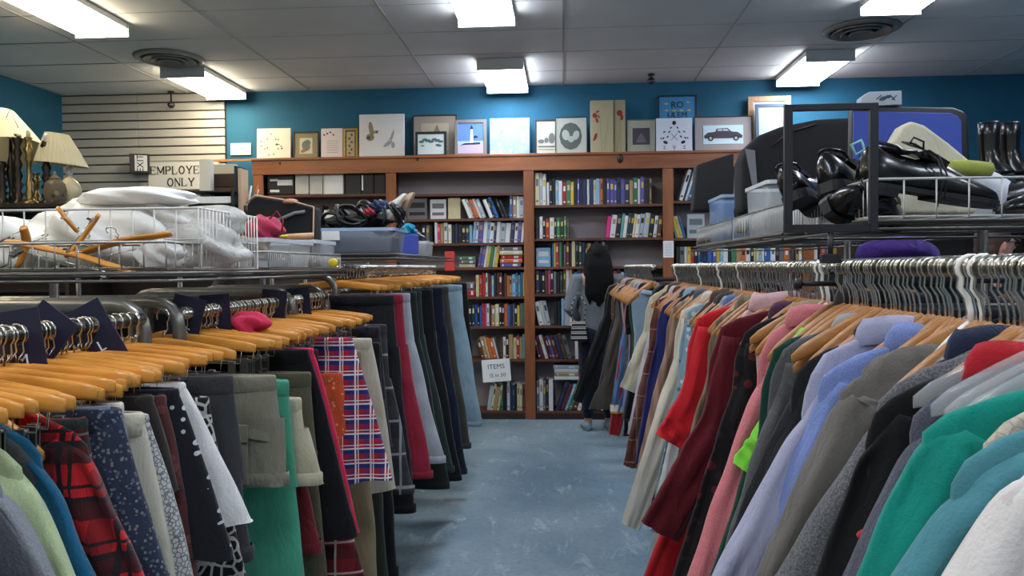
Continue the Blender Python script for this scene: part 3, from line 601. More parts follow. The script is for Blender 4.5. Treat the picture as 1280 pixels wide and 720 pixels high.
def hanger(kind,x,y,z,rz,label,group):
    if kind not in PROTO:
        if kind=='top': e=mk_top_hanger('clothes_hanger',None,RWOOD,CHROME,.15,.0022,.012,-.085,.11)
        elif kind=='bare': e=mk_top_hanger('clothes_hanger',None,RWOOD,CHROME,.11,.0022,.012,-.085,.12)
        elif kind=='open': e=mk_top_hanger('clothes_hanger',None,RWOOD,CHROME,.16,.0022,.013,-.085,.085)
        elif kind=='plastic': e=mk_top_hanger('clothes_hanger',None,WHITEP,WHITEP,.10,.0042,.008,-.085,.11)
        elif kind=='clear': e=mk_top_hanger('clothes_hanger',None,plastic('clear_hanger','#d9dde0',.32,.06),CHROME,.16,.0022,.014,-.085,.08)
        elif kind=='pants': e=mk_pants_hanger('trouser_hanger',None,HWOOD,CHROME)
        elif kind=='ltop': e=mk_top_hanger('clothes_hanger',None,HWOOD,CHROME,.16,.0022,.013,-.07,.10)
        elif kind=='pplastic': e=mk_pants_hanger('trouser_hanger',None,WHITEP,WHITEP)
        PROTO[kind]=e; e['category']='clothes hanger'
    else: e=dup(PROTO[kind])
    j_=1 if kind in ('pants','ltop') else .25
    e.location=(x,y,z); e.rotation_euler=(R.uniform(-.03,.03),R.uniform(-.035,.035)*j_,rz+R.uniform(-.09,.09)*j_); tag(e,label,'clothes hanger',group)
    if kind=='pants': e.scale=(R.uniform(.9,1.03),1,R.uniform(.96,1.06))
    return e
# ---------------------------------------------------------------- garments
def lerp(a,b,t): return a+(b-a)*t
def prof(tab,z):
    for i in range(len(tab)-1):
        if z<=tab[i+1][0] or i==len(tab)-2:
            t=(z-tab[i][0])/max(1e-6,tab[i+1][0]-tab[i][0]); t=max(0,min(1,t)); t=t*t*(3-2*t)*.5+t*.5; return lerp(tab[i][1],tab[i+1][1],t)
def loft(q,half,thick,z0,z1,rows,n=32,amp=.008,k=26,cx=0,skew=0,mb=None,uj=.006):
    """closed cloth loft: half(z), thick(z) -> rings; vertical folds that deepen downwards"""
    ph=[q.uniform(0,6.3) for _ in range(8)]; kk=k*q.uniform(.8,1.25); b=mb or MB(); RG=[]
    for i in range(rows+1):
        t=i/rows; z=lerp(z0,z1,t); a=half(z); th=thick(z); A=amp*(t**.8); ring=[]
        for j in range(n):
            g=2*PI*j/n; c_,s_=math.cos(g),math.sin(g); u=a*math.copysign(abs(c_)**.75,c_); w=th*math.copysign(abs(s_)**.7,s_)
            fold=A*(math.sin(kk*u+ph[0]+2.2*z)+.6*math.sin(kk*1.9*u+ph[1]-3*z)+.35*math.sin(kk*.5*u+ph[2]))
            fold+=.25*amp*math.sin(40*z+8*u+ph[3])*math.sin(9*z+ph[4])
            cr=abs(c_)**6
            u+=uj*t*cr*(math.sin(7*z+ph[5]+(0 if c_>0 else 2)))+skew*t
            ring.append((cx+u,w+fold*(1-cr*.4),-z+ (.010*math.sin(u*20+ph[6]) if i==rows else 0)))
        RG.append(ring)
    b.rings(RG,0,False,False,True); return b
def sleeve(q,s_,path,rad_,thick,n=24,amp=.0052,cap=True):
    """sleeve loft along a (u,z) centre path on side s_"""
    ph=[q.uniform(0,6.3) for _ in range(5)]; RG=[]; L=len(path)
    # resample
    P=[]; 
    for i in range(L-1):
        for k in range(5): P.append((lerp(path[i][0],path[i+1][0],k/5),lerp(path[i][1],path[i+1][1],k/5),lerp(rad_[i],rad_[i+1],k/5)))
    P.append((path[-1][0],path[-1][1],rad_[-1]))
    # smooth
    for _ in range(3):
        P=[P[0]]+[tuple((P[i-1][j]+2*P[i][j]+P[i+1][j])/4 for j in range(3)) for i in range(1,len(P)-1)]+[P[-1]]
    N=len(P)
    for i,(u,z,r_) in enumerate(P):
        a=P[max(0,i-1)];c=P[min(N-1,i+1)]; d=Vector((c[0]-a[0],c[1]-a[1])); d.normalize(); nx,nz=d.y,-d.x  # outward normal in (u,z)
        if nx<0: nx,nz=-nx,-nz
        ring=[]; t=i/(N-1); th=thick*(1-.25*t)
        for j in range(n):
            g=2*PI*j/n; cc,ss=math.cos(g),math.sin(g)
            rr=r_*(1+.03*math.sin(31*t+ph[0])*math.sin(9*t+ph[1])*min(1,t*4)); w=th*math.copysign(abs(ss)**.8,ss)
            w*=1+.0*t; w+=min(1,t*3)*(amp*.7*math.sin(26*t+3*cc+ph[2])+amp*1.5*math.sin(9*cc+3*t+ph[3])+amp*math.sin(5*cc-9*t+ph[4]))
            uu=u+nx*rr*cc; zz=z+nz*rr*cc
            ring.append((s_*uu,w,-zz))
        RG.append(ring)
    b=MB(); b.rings(RG,0,cap,False,True); return b
GN=[]
def side(sd): return (RX,RZ,PI,-1) if sd=='R' else (-LX,LZA,0,1)
def garment_at(sd,px,py,lat,low,lz=None):
    """hang point, half width, shoulder drop and lower-edge point from what the photograph shows"""
    X=lat if sd=='R' else -lat; p=at_x(px,py,X); Y=p.y
    zr=RZ if sd=='R' else (LZD if Y>3.33 else LZA); railx=RX if sd=='R' else -LX
    if sd=='R' and Y>4.35:
        railx=RXF; Y=4.55+(Y-4.35)*(1.9/4.35); p=at_y(px,py,Y)
    hw=abs(p.x-railx); drop=zr-p.z
    q=at_y(low[0],low[1],Y); lu=abs(q.x-railx)*(1 if (q.x<railx)==(sd=='R') else -1); lz=zr-q.z
    return railx,Y,zr,hw,drop,lu,lz
def make_top(sd,Y,zr,hw,drop,lu,lz,fab,name,label,cat,yaw=0,slv='long',ln=.72,thick=.022,q=None,collar=None,colmat=None,cuff=None,cuffmat=None,placket=False,hem=None,neck=.06,lowfab=None,extra=None,hanger_kind=None,slen=None,zipm=None,sm=None,znk=None):
    q=q or random.Random(sum(ord(c)*(i+1) for i,c in enumerate(label))%9999); railx=(RX if Y<4.45 else RXF) if sd=='R' else -LX
    rz=(PI-rad(yaw)) if sd=='R' else rad(yaw)
    e=empty(name,(railx,Y,zr),(0,0,rz)); tag(e,label,cat,'clothes on the %s racks'%('right' if sd=='R' else 'left'))
    drop=max(.18,drop); zn=q.uniform(.112,.138) if sd=='R' else q.uniform(.10,.12); zn=znk or min(zn,drop-.05); arm=drop+.2; hemh=hem or (hw*.98)
    zs=min(drop-.02,zn+.038)
    hp=[(zn,neck),(lerp(zn,zs,.5),lerp(neck,hw*.74,.62)),(zs,hw*.74),(lerp(zs,drop,.5),hw*.88),(drop,hw-.018),(drop+.05,hw-.02),(arm,hw-.035),(ln,hemh-.02),(ln+.2,hemh)]
    tp=[(zn,.020),(zs,thick*.55),(drop,thick*.8),(arm,thick*1.25),(ln,thick*1.15)]
    b=loft(q,lambda z:prof(hp,z),lambda z:prof(tp,z),zn,ln,26,48,.013,30,uj=.003); b.build('body',fab,e)
    slope=(lu-hw)/max(.05,(lz-drop)); slope=max(-.25,min(.5,slope)); L=slen or {'long':.58,'short':.2,'mid':.34,'none':0}[slv]
    if slv!='none':
        for s_ in (1,-1):
            r0,r1=.062,(.038 if slv=='long' else .06); sl=slope if s_>0 else .08
            pth=[(hw*.74-.03,zs+.035),(hw-.078,lerp(zs,drop,.5)+.035),(hw-.066,drop+.035),(hw-.064+sl*.1,drop+.13)]; rr=[.03,.045,.056,r0]
            m_=4
            for k in range(1,m_+1):
                t=k/m_; pth.append((hw-lerp(.064,r1+.006,t)+sl*(.1+(L-.1)*t),drop+.13+(L-.13)*t)); rr.append(lerp(r0,r1,t))
            b=sleeve(q,s_,pth,rr,thick*1.15); sl_o=b.build('sleeve',sm or fab,e)
            if slv=='long' and cuffmat:
                cx_,cz_=pth[-1]; 
                k=MB(); k.rings([[(s_*(cx_+r1*1.06*math.cos(a)),.023*math.sin(a),-(cz_+dz)) for a in [2*PI*j/14 for j in range(14)]] for dz in (-.05,-.03,0.0,.012)],0,False,False); k.build('cuff',cuffmat,sl_o)
    cm=colmat or fab
    if collar=='crew':
        k=MB(); k.rings([[((neck+dn)*math.cos(a),(.027+dn*.4)*math.sin(a),-(zn+dz)+.014*(1-abs(math.cos(a)))*(-1)) for a in [2*PI*j/24 for j in range(24)]] for dn,dz in ((.014,.014),(.008,.004),(-.001,-.006),(-.008,.002),(-.006,.014))],0,False,False); k.build('neckband',cm,e)
    elif collar=='shirt':
        k=MB(); rg=[]
        for dn,dz,fr in ((-.006,.016,.0),(-.006,-.026,.03),(.001,-.033,.034),(.012,-.016,.038),(.020,.016,.05),(.018,.017,.05)):
            rg.append([((neck+dn)*math.copysign(abs(math.cos(a))**.9,math.cos(a)),(.022+dn*.45)*math.sin(a),-(zn+dz+fr*max(0,-math.sin(a))**2)+.004*math.sin(3*a+zn*90)) for a in [2*PI*j/28 for j in range(28)]])
        k.rings(rg,0,False,False); k.build('collar',cm,e)
    elif collar=='hood':
        k=MB(); k.blob((0,.0,-(zn+.045)),(neck+.055,.03,.06),20,10,0,.18,q.randint(0,99)); k.build('hood',cm,e)
        for s_ in (-1,1): MB().tube([(s_*.02,-thick*1.2,-(zn+.07)),(s_*.024,-thick*1.7,-(zn+.16)),(s_*.02,-thick*1.7,-(zn+.25))],.003,6).build('drawstring',mat('cord_grey','#8c8c8c',.8),e)
    if placket:
        k=MB(); yy=-thick*1.5
        for i in range(7): k.box(-.014,.014,yy-.0125,yy-.009+.0,-(zn+.05+(i+1)*(ln-zn-.08)/7),-(zn+.05+i*(ln-zn-.08)/7))
        pk=k.build('placket',cm,e)
        for i in range(6): MB().lathe([(.006,0),(.006,.002),(.003,.003)],10,M=Matrix.Translation((0,yy-.0127,-(zn+.09+i*(ln-zn-.12)/6)))@Matrix.Rotation(PI/2,4,'X')).build('button',mat('pearl_button','#d8d4c8',.3),pk)
    k=MB(); k.rings([[((prof(hp,ln-.02)+g)*math.copysign(abs(math.cos(a))**.75,math.cos(a)),(prof(tp,ln)+.004+g)*math.sin(a),-(ln-.02)+dz) for a in [2*PI*j/24 for j in range(24)]] for g,dz in ((.001,.03),(.003,.015),(.002,-.015))],0,False,False)
    if extra: extra(e,hp,tp,zn,ln,thick)
    GN.append((Y,sd,label,name)); 
    return e
def make_bottom(sd,Y,zr,hw,drop,lu,lz,fab,name,label,cat,kind='skirt',yaw=0,thick=.018,q=None,band=None,extra=None,amp=.010,pocket=False):
    q=q or random.Random(sum(ord(c)*(i+1) for i,c in enumerate(label))%9999); railx=(RX if Y<4.45 else RXF) if sd=='R' else -LX; rz=(PI-rad(yaw)) if sd=='R' else rad(yaw)
    e=empty(name,(railx,Y,zr),(0,0,rz)); tag(e,label,cat,'clothes on the %s racks'%('right' if sd=='R' else 'left'))
    w=hw; z0=drop; z1=lz
    if kind=='skirt':
        b=loft(q,lambda z:lerp(w,lu,((z-z0)/(z1-z0))**.9),lambda z:lerp(thick,thick*1.9,(z-z0)/(z1-z0)),z0,z1,22,40,amp,34); b.build('skirt_panel',fab,e)
    else:
        cr=z0+min(.27,(z1-z0)*.55); b=loft(q,lambda z:lerp(w,w+.02,(z-z0)/(cr-z0)),lambda z:lerp(thick,thick*1.5,(z-z0)/(cr-z0)),z0,cr,8,34,.004,24); b.build('seat_panel',fab,e)
        for s_ in (1,-1):
            oe=lu if s_>0 else w+.0; lh0=(w+.02)/2; lh1=lh0*(.62 if kind=='trousers' else .98)
            def cxf(z): return 0
            ph=q.uniform(0,6); RG=[]; n=20; rows=18
            for i in range(rows+1):
                t=i/rows; z=lerp(cr-.05,z1,t); outer=lerp(w+.019,oe,t); lh=lerp(lh0,lh1,t); c_=outer-lh; th=lerp(thick*1.5,thick*1.25,t); ring=[]
                for j in range(n):
                    g=2*PI*j/n; cc,ss=math.cos(g),math.sin(g); u=lh*math.copysign(abs(cc)**.8,cc); ww=th*math.copysign(abs(ss)**.75,ss)+.006*t**.5*math.sin(28*u+ph+6*z)+.003*math.sin(31*z+ph*2)
                    ring.append((s_*(c_+u+.004*math.sin(13*z+ph)),ww,-z))
                RG.append(ring)
            b=MB(); b.rings(RG,0,False,False); lg=b.build('trouser_leg' if kind=='trousers' else 'shorts_leg',fab,e)
            k=MB(); t=1; outer=oe; lh=lh1; c_=outer-lh
            k.rings([[(s_*(c_+(lh+g_)*math.copysign(abs(math.cos(a))**.8,math.cos(a))),(thick*1.25+.007+g_)*math.copysign(abs(math.sin(a))**.75,math.sin(a)),-(z1-dz)) for a in [2*PI*j/20 for j in range(20)]] for g_,dz in ((-.001,.034),(.002,.03),(.002,.002),(-.001,-.001))],0,False,False); k.build('hem_cuff',band or fab,lg)
    bd=MB(); bd.rings([[((w+g)*math.copysign(abs(math.cos(a))**.75,math.cos(a)),(thick+.003+g)*math.copysign(abs(math.sin(a))**.7,math.sin(a)),-(z0+dz)) for a in [2*PI*j/36 for j in range(36)]] for g,dz in ((-.004,-.002),(-.002,-.007),(.002,-.004),(.003,.003),(.003,.032),(0,.036))],0,False,False); bd.build('waistband',band or fab,e)
    if pocket:
        for s_ in (1,-1): MB().box(s_*w*.62-.05,s_*w*.62+.05,-thick*1.5-.011,-thick*1.5-.004,-(z0+.26),-(z0+.12),0,None,.002).box(s_*w*.62-.053,s_*w*.62+.053,-thick*1.5-.015,-thick*1.5-.0115,-(z0+.155),-(z0+.11),0,None,.002).build('cargo_pocket',fab,e)
    if extra: extra(e)
    GN.append((Y,sd,label,name)); return e
def T(sd,tip,low,lat,fab,name,label,cat,**k):
    railx,Y,zr,hw,drop,lu,lz=garment_at(sd,tip[0],tip[1],lat,low); hk=k.pop('hk',None); hj=k.pop('dh',None)
    e=make_top(sd,Y,zr,hw,drop,lu,lz,fab,name,label,cat,**k)
    yaw=k.get('yaw',0); hk=hk or ('top' if sd=='R' else 'ltop')
    hanger(hk,railx,Y,zr,(PI-rad(yaw)) if sd=='R' else rad(yaw),HL(hk,label,cat),'hangers on the %s racks'%('right' if sd=='R' else 'left')); return e
def HL(hk,label,cat):
    ws=label.replace(',','').split(); k=' '.join(ws[:6])
    while k.split()[-1] in ('with','and','of','on','the','its','a','in','at','between'): k=' '.join(k.split()[:-1])
    d={'plastic':'white plastic','pplastic':'white plastic','clear':'clear plastic'}.get(hk,'wooden')
    return '%s hanger holding the %s'%(d,k)
def Bm(tip,low,fab,name,label,cat,lat=.74,**k):
    railx,Y,zr,hw,drop,lu,lz=garment_at('L',tip[0],tip[1],lat,low); hk=k.pop('hk','pants')
    drop=max(.125,drop); e=make_bottom('L',Y,zr,hw,drop,lu,max(lz,drop+.18),fab,name,label,cat,**k); yaw=k.get('yaw',0)
    hanger(hk,railx,Y,zr-max(0,drop-.155),rad(yaw),HL(hk,label,cat),'hangers on the left racks') if drop<.17 else hanger(hk,railx,Y,zr,rad(yaw),HL(hk,label,cat),'hangers on the left racks')
    if drop>=.17:
        b=MB()
        for s_ in (-1,1): b.box(s_*.145-.008,s_*.145+.008,-.005,.005,-drop-.01,-.168,0,None,.001)
        b.build('clip_strap',STEEL,e)
    return e
# ---- right side, from the camera to the bookcase
W_=fabric
wsh=W_('#d9d3d0'); 
T('R',(1236,603),(1188,725),.345,wsh,'button_shirt','white button-up shirt with pleated placket, nearest on the right rack','shirt',collar='shirt',placket=True,yaw=4,thick=.03)
T('R',(1182,628),(1112,725),.35,W_('#4e8c97','denim','#437c88'),'denim_shirt','grey-teal denim shirt with seamed shoulder, between white shirt and teal sweatshirt','shirt',collar='shirt',yaw=8,cuffmat=W_('#437c88'),thick=.028)
T('R',(1210,560),(1170,640),.42,W_('#c9c0b0','lace','#b3a896',None,2),'lace_blouse','cream lacy blouse barely showing behind the white shirt','blouse',collar='crew',slv='short',yaw=2,thick=.02)
T('R',(1148,556),(1086,725),.40,W_('#0b8c7e'),'sweatshirt','bright teal sweatshirt with turned shoulder seam on the near right rack','sweatshirt',collar='crew',yaw=14,thick=.03)
T('R',(1150,532),(1100,650),.46,W_('#b5202c'),'polo_shirt','red polo shirt with folded collar behind the teal sweatshirt','polo shirt',collar='shirt',yaw=18,slv='short',drop=None) if False else None
T('R',(1168,528),(1100,650),.475,W_('#b5202c'),'polo_shirt','red polo shirt with folded collar behind the teal sweatshirt','polo shirt',collar='shirt',yaw=16,slv='short',neck=.085,hk='clear')
T('R',(1128,548),(1070,700),.432,W_('#4a4c5a','heather','#5f616e'),'sweater','navy-grey heathered sweater just behind the teal sweatshirt','sweater',collar='crew',yaw=8,thick=.026)
def black_sl(e,hp,tp,zn,ln,th): pass
T('R',(1086,528),(1040,610),.42,W_('#4b4c50','heather','#77787c'),'knit_hoodie','dark heathered knit hoodie with black lower sleeve panels','hoodie',collar='hood',yaw=12,thick=.028)
T('R',(1072,560),(1022,725),.40,W_('#111113'),'jersey_shirt','plain black jersey top showing beneath the heathered hoodie shoulder','top',slv='long',yaw=8,thick=.02)
T('R',(1042,500),(955,725),.42,W_('#6b6763','plain'),'hoodie','large plain brownish-grey hoodie in front of the periwinkle shirt','hoodie',collar='hood',yaw=22,thick=.032,neck=.09)
T('R',(1014,500),(955,700),.42,W_('#6f83bd','heather','#7e91c8'),'oxford_shirt','periwinkle blue oxford shirt over the lavender tunic','shirt',collar='shirt',yaw=18,thick=.026,cuffmat=W_('#6478b2'))
T('R',(992,520),(892,725),.41,W_('#a8a9c4'),'tunic','long pale lavender tunic flaring towards the aisle','tunic',collar='shirt',znk=.118,neck=.085,yaw=6,ln=1.05,thick=.026,hem=.28)
T('R',(978,500),(912,670),.415,W_('#1b1b1e'),'jacket','black jacket between the lavender tunic and charcoal cardigan','jacket',collar='shirt',yaw=5)
def stripe_cuff(e,hp,tp,zn,ln,th): pass
T('R',(950,515),(902,700),.42,W_('#4d4f52','heather','#5e6063'),'cardigan','charcoal cardigan with white stripes above its cuff','cardigan',yaw=2,cuffmat=W_('#c9c8c4','hstripe','#55575a'),slen=.62)
T('R',(962,486),(940,530),.462,W_('#7bd23c'),'tee_shirt','lime green tee between the salmon shirt and charcoal cardigan','tee shirt',collar='crew',slv='short',neck=.09)
T('R',(937,545),(904,650),.415,W_('#143f33'),'long_sleeve_shirt','bottle green long-sleeved shirt behind the lime tee','shirt',collar='crew')
T('R',(936,478),(856,725),.44,W_('#d0707a','heather','#dc8a90'),'linen_shirt','long salmon pink linen shirt with pointed collar','shirt',collar='shirt',znk=.12,neck=.08,ln=.95,cuffmat=W_('#c96a74'),slen=.68)
T('R',(906,490),(850,680),.42,W_('#171518','floral','#26232a','#5b1c26',.8),'blouse','sheer black blouse with dark red shimmer beside salmon shirt','blouse',collar='crew')
T('R',(872,512),(812,625),.37,W_('#5c0f1c'),'wide_sleeved_blouse','deep maroon top with a wide drooping sleeve','top',slv='mid',thick=.03)
T('R',(905,462),(880,640),.45,W_('#dfb6ba'),'dress_shirt','blush pink and white shirt with broad sloping shoulder','shirt',collar='shirt',neck=.085,znk=.10)
T('R',(884,500),(800,725),.42,W_('#b81c24'),'tunic','long red tunic reaching low behind the maroon top','tunic',ln=1.02,collar='crew',hem=.26,slen=.62)
T('R',(876,470),(846,600),.44,W_('#6e6450','vstripe','#857a62'),'linen_jacket','khaki linen jacket between red tunic and denim shirt','jacket',collar='shirt')
T('R',(866,455),(846,560),.445,W_('#5f7fa8','denim','#4a6a95'),'denim_shirt','mid blue denim shirt with pale shoulder seams','shirt',collar='shirt')
T('R',(848,478),(822,535),.38,W_('#c4202a'),'tee_shirt','bright red tee with wide short sleeve standing out over the aisle','tee shirt',slv='short',collar='crew',thick=.03)
T('R',(858,440),(832,560),.45,W_('#cfcfcd','heather','#b5b5b3'),'cardigan','off-white cardigan with dark trim behind the denim shirt','cardigan',collar='shirt',colmat=W_('#3c3d40'))
T('R',(842,476),(822,590),.42,W_('#7f9fae','floral','#c2d0d6','#4f6e7f'),'print_blouse','pale blue patterned blouse next to the cream coat','blouse',collar='crew')
T('R',(836,452),(766,685),.42,W_('#cdc6b8'),'long_coat','long cream coat hanging almost to the floor','coat',collar='shirt',ln=1.2,hem=.30,slen=.66,thick=.03)
T('R',(826,440),(800,560),.42,W_('#9b7f6c','vstripe','#86695a'),'knit_pullover','tan and brown ribbed knit beside the cream coat','top',collar='crew')
T('R',(834,420),(815,540),.455,W_('#3b3a3c'),'blazer','charcoal blazer with pale lining showing between knit and navy shirts','blazer',collar='shirt')
T('R',(815,428),(797,545),.42,W_('#232a66'),'work_shirt','royal navy shirt left of the charcoal blazer','shirt',collar='shirt')
T('R',(806,440),(763,655),.41,W_('#5d3029','plaid','#6f463a','#8a6a58'),'plaid_robe','long brown plaid garment with thin pale checks','robe',ln=1.15,hem=.28,collar='shirt')
T('R',(810,405),(797,470),.44,W_('#c2bcc6'),'dress_shirt','pale lilac-grey dress shirt in the middle of right rack','shirt',collar='shirt')
T('R',(801,410),(768,500),.42,W_('#c9c2ad'),'fleece_jacket','cream fleece with camouflage lining at its hem','fleece',collar='crew',slv='mid')
T('R',(795,402),(772,560),.43,W_('#18181c'),'suit_jacket','black suit jacket beyond the cream fleece','jacket',collar='shirt')
T('R',(790,398),(780,480),.43,W_('#8f8fc4'),'oxford_shirt','light violet shirt with crisp collar beyond the black jacket','shirt',collar='shirt')
T('R',(785,410),(776,520),.43,W_('#3d4a3c','floral','#5b664f','#2a332b'),'camouflage_shirt','dark green camouflage shirt in the far part of the right rack','shirt',collar='shirt')
T('R',(778,402),(764,500),.42,W_('#5e7fae','denim','#4b6b99'),'denim_jacket','blue denim jacket with yellow, white and black cuff stripes','jacket',collar='shirt',cuffmat=W_('#d98b2e','hstripe','#e6e4de','#15151a',.9))
T('R',(776,420),(757,560),.41,W_('#a5262c'),'sweater','red sweater hanging low beside the striped-cuff jacket','sweater',collar='crew',ln=.95,slen=.64)
T('R',(766,398),(738,530),.42,W_('#4b4640','heather','#585249'),'wool_coat','grey-brown wool coat near the far end of right rack','coat',collar='shirt',ln=1.0,hem=.36)
T('R',(764,395),(744,500),.42,W_('#23283a'),'blazer','dark navy blazer among the coats at the far end','blazer',collar='shirt',ln=.9,hem=.3)
T('R',(752,392),(715,500),.41,W_('#121316'),'long_coat','black coat with flared hem, sleeve reaching into the aisle','coat',collar='shirt',ln=1.0,slen=.70,thick=.035,hem=.42)
T('R',(752,388),(741,450),.43,W_('#5a5443','heather','#6a6350'),'wool_coat','olive brown coat, last one on the right rack','coat',collar='shirt',ln=1.0)
# ---- left side, from the camera to the bookcase
T('L',(4,606),(48,725),.715,W_('#2b2c30','heather','#383a3f'),'blazer','dark charcoal blazer, nearest at the left edge','blazer',collar='shirt',thick=.03)
T('L',(22,592),(100,725),.73,W_('#6e7277','heather','#82868b'),'knit_pullover','mid grey knit top between charcoal blazer and pale green cardigan','top',thick=.026,collar='crew')
T('L',(42,572),(105,725),.775,W_('#a3b184','heather','#b1be93'),'cardigan','pale green cardigan on the near left rack','cardigan',thick=.026,collar='crew')
T('L',(60,596),(72,650),.80,W_('#44484a'),'cardigan','dark grey short-sleeved cardigan behind the pale green one','cardigan',slv='short',collar='crew')
T('L',(66,550),(130,725),.795,W_('#0e5676'),'sweater','plain petrol blue sweater on the near left rack','sweater',thick=.02,collar='crew')
T('L',(92,577),(138,725),.825,W_('#857157','heather','#4f4334'),'tweed_jacket','brown flecked tweed jacket beside the petrol blue sweater','jacket',thick=.02,slv='mid')
T('L',(112,604),(152,725),.80,W_('#b7a27c'),'jersey_shirt','plain sand beige top beside the tweed jacket','top',thick=.02,slv='short')
Bm((106,526),(120,590),W_('#5c2227','hstripe','#27342f','#8f8a84',2.2),'striped_skirt','dark red, green and grey striped skirt near the left end','skirt',lat=.812)
T('L',(124,545),(186,725),.765,W_('#c01e22','tartan','#231a1e','#47151a',1.1),'flannel_shirt','red and black plaid flannel shirt on the near left rack','shirt',thick=.02,slen=.66)
Bm((136,505),(170,640),W_('#1e2536','plaid','#29334a','#6d7788',.7),'plaid_skirt','navy plaid skirt with thin pale lines','skirt',lat=.79)
Bm((150,515),(206,730),W_('#2a3346','floral','#566274','#7a7c7c',3.2),'floral_skirt','long navy floral skirt behind the red flannel','skirt',lat=.765)
Bm((152,505),(170,575),W_('#7b8288'),'grey_skirt','short smooth grey skirt with a cream waistband','skirt',lat=.785,band=W_('#d9d2c0'))
Bm((178,520),(216,730),W_('#c9c2ae'),'cream_skirt','long cream skirt beside the speckled one','skirt',lat=.77)
Bm((184,522),(245,730),W_('#b9b9b6','lace','#6f7072',None,2.4),'speckled_skirt','grey and white speckled tweed skirt','skirt',lat=.775)
Bm((190,498),(224,620),W_('#2f2a27'),'brown_skirt','very dark brown skirt with pale tag at its waist','skirt',lat=.785)
Bm((206,498),(252,730),W_('#542a27','floral','#6c3a35','#451f1f'),'crinkled_skirt','crinkled maroon brown skirt beside the black eyelet skirt','skirt',lat=.775,amp=.016)
Bm((222,480),(290,692),W_('#14161c','dots','#b9bcc2'),'eyelet_skirt','black skirt dotted with small white eyelets','skirt',lat=.762,amp=.006)
Bm((230,462),(318,658),W_('#e2dfdc','heather','#d2cfcb'),'textured_skirt','white textured skirt with a wide lower edge','skirt',lat=.788,amp=.007)
Bm((260,500),(304,730),W_('#141416','lace','#b4b2ac',None,.8),'lace_skirt','long black skirt with white net pattern at its hem','skirt',lat=.76)
Bm((290,472),(316,700),W_('#37383a'),'charcoal_trousers','charcoal trousers beside the khaki shorts','trousers',lat=.735,kind='trousers')
Bm((344,472),(361,606),W_('#827e6c'),'khaki_shorts','khaki cargo shorts with flap pockets','shorts',lat=.715,kind='shorts',pocket=True)
Bm((360,478),(381,740),W_('#479a7c'),'green_trousers','jade green trousers on the left rack','trousers',lat=.72,kind='trousers',thick=.022)
Bm((376,500),(403,605),W_('#bdb398'),'cream_shorts','pale cream shorts with rolled hem beside the green trousers','shorts',lat=.71,kind='shorts')
Bm((372,505),(402,690),W_('#641820'),'maroon_trousers','cropped dark red trousers below the cream shorts','trousers',lat=.74,kind='trousers')
Bm((388,468),(409,740),W_('#56533f'),'cargo_trousers','long olive cargo trousers with pockets on the left rack','trousers',lat=.72,kind='trousers',pocket=True)
pinkm=W_('#d0284f')
def pink_edge(e):
    s=e
Bm((385,426),(448,668),W_('#0d0d10'),'black_skirt','long black skirt edged with pink along its side','skirt',lat=.745,amp=.005)
Bm((391,424),(452,668),pinkm,'pink_skirt','bright pink skirt edge showing behind the long black skirt','skirt',lat=.74,amp=.003,thick=.012)
Bm((410,520),(464,740),W_('#7d1f26','plaid','#2a1418','#b9a99f',1.2),'plaid_pyjama_trousers','red and black plaid pyjama trousers hanging low','trousers',lat=.72,kind='trousers')
Bm((428,468),(447,600),W_('#d0552f','floral','#e8956a','#7d8a3a',1.6),'floral_skirt','orange floral skirt beside the tartan skirt','skirt',lat=.745)
Bm((440,418),(490,602),W_('#b3202d','tartan','#e6e2de','#263273',2.0),'tartan_skirt','red, white and blue tartan skirt','skirt',lat=.715,amp=.008)
Bm((464,425),(497,612),W_('#bcb3a0'),'cream_skirt','cream canvas skirt just behind the tartan one','skirt',lat=.71,amp=.006)
Bm((450,440),(474,740),W_('#8c7b5c'),'khaki_trousers','long khaki trousers below the cream canvas skirt','trousers',lat=.74,kind='trousers')
Bm((462,440),(487,740),W_('#2c3327'),'green_trousers','very dark green trousers reaching the floor','trousers',lat=.74,kind='trousers')
Bm((474,430),(498,720),W_('#101013'),'black_trousers','black trousers with silver zip near the floor','trousers',lat=.73,kind='trousers')
Bm((474,386),(490,560),W_('#26272b','floral','#3b3c41','#17181b'),'patterned_skirt','black and charcoal patterned skirt on the far left rack','skirt',lat=.74)
Bm((482,372),(518,616),W_('#3a3b3f','plaid','#27282b','#8c8d90',.8),'plaid_trousers','grey and black plaid trousers','trousers',lat=.74,kind='trousers')
Bm((492,364),(520,640),W_('#17171b'),'black_trousers','plain black trousers between plaid and red trousers','trousers',lat=.74,kind='trousers')
Bm((503,362),(541,597),W_('#8f1f33'),'red_trousers','crimson trousers in the middle of the far left rack','trousers',lat=.72,kind='trousers')
Bm((512,360),(557,578),W_('#a8aeb4','denim','#989fa6'),'pale_jeans','pale grey-white jeans beside the crimson trousers','jeans',lat=.72,kind='trousers')
Bm((520,358),(562,610),W_('#1c211f'),'black_trousers','near-black trousers behind the pale grey jeans','trousers',lat=.72,kind='trousers')
Bm((526,356),(568,590),W_('#25332c'),'green_trousers','dark forest green trousers on the far left rack','trousers',lat=.73,kind='trousers')
Bm((540,354),(577,600),W_('#121317'),'black_trousers','black trousers between the forest green pair and navy jeans','trousers',lat=.72,kind='trousers')
Bm((553,352),(584,592),W_('#182034','denim','#10172a'),'navy_jeans','dark navy jeans near the far end of left rack','jeans',lat=.72,kind='trousers')
Bm((560,352),(589,560),W_('#3f3e36'),'olive_trousers','grey-olive trousers behind the navy jeans','trousers',lat=.72,kind='trousers')
Bm((577,348),(603,532),W_('#8fa6b2','denim','#7b94a2'),'light_jeans','light blue washed jeans, last on the left rack','jeans',lat=.70,kind='trousers',thick=.03)
Bm((583,348),(592,470),W_('#0f1013'),'black_skirt','black skirt tucked behind the light blue jeans','skirt',lat=.74)
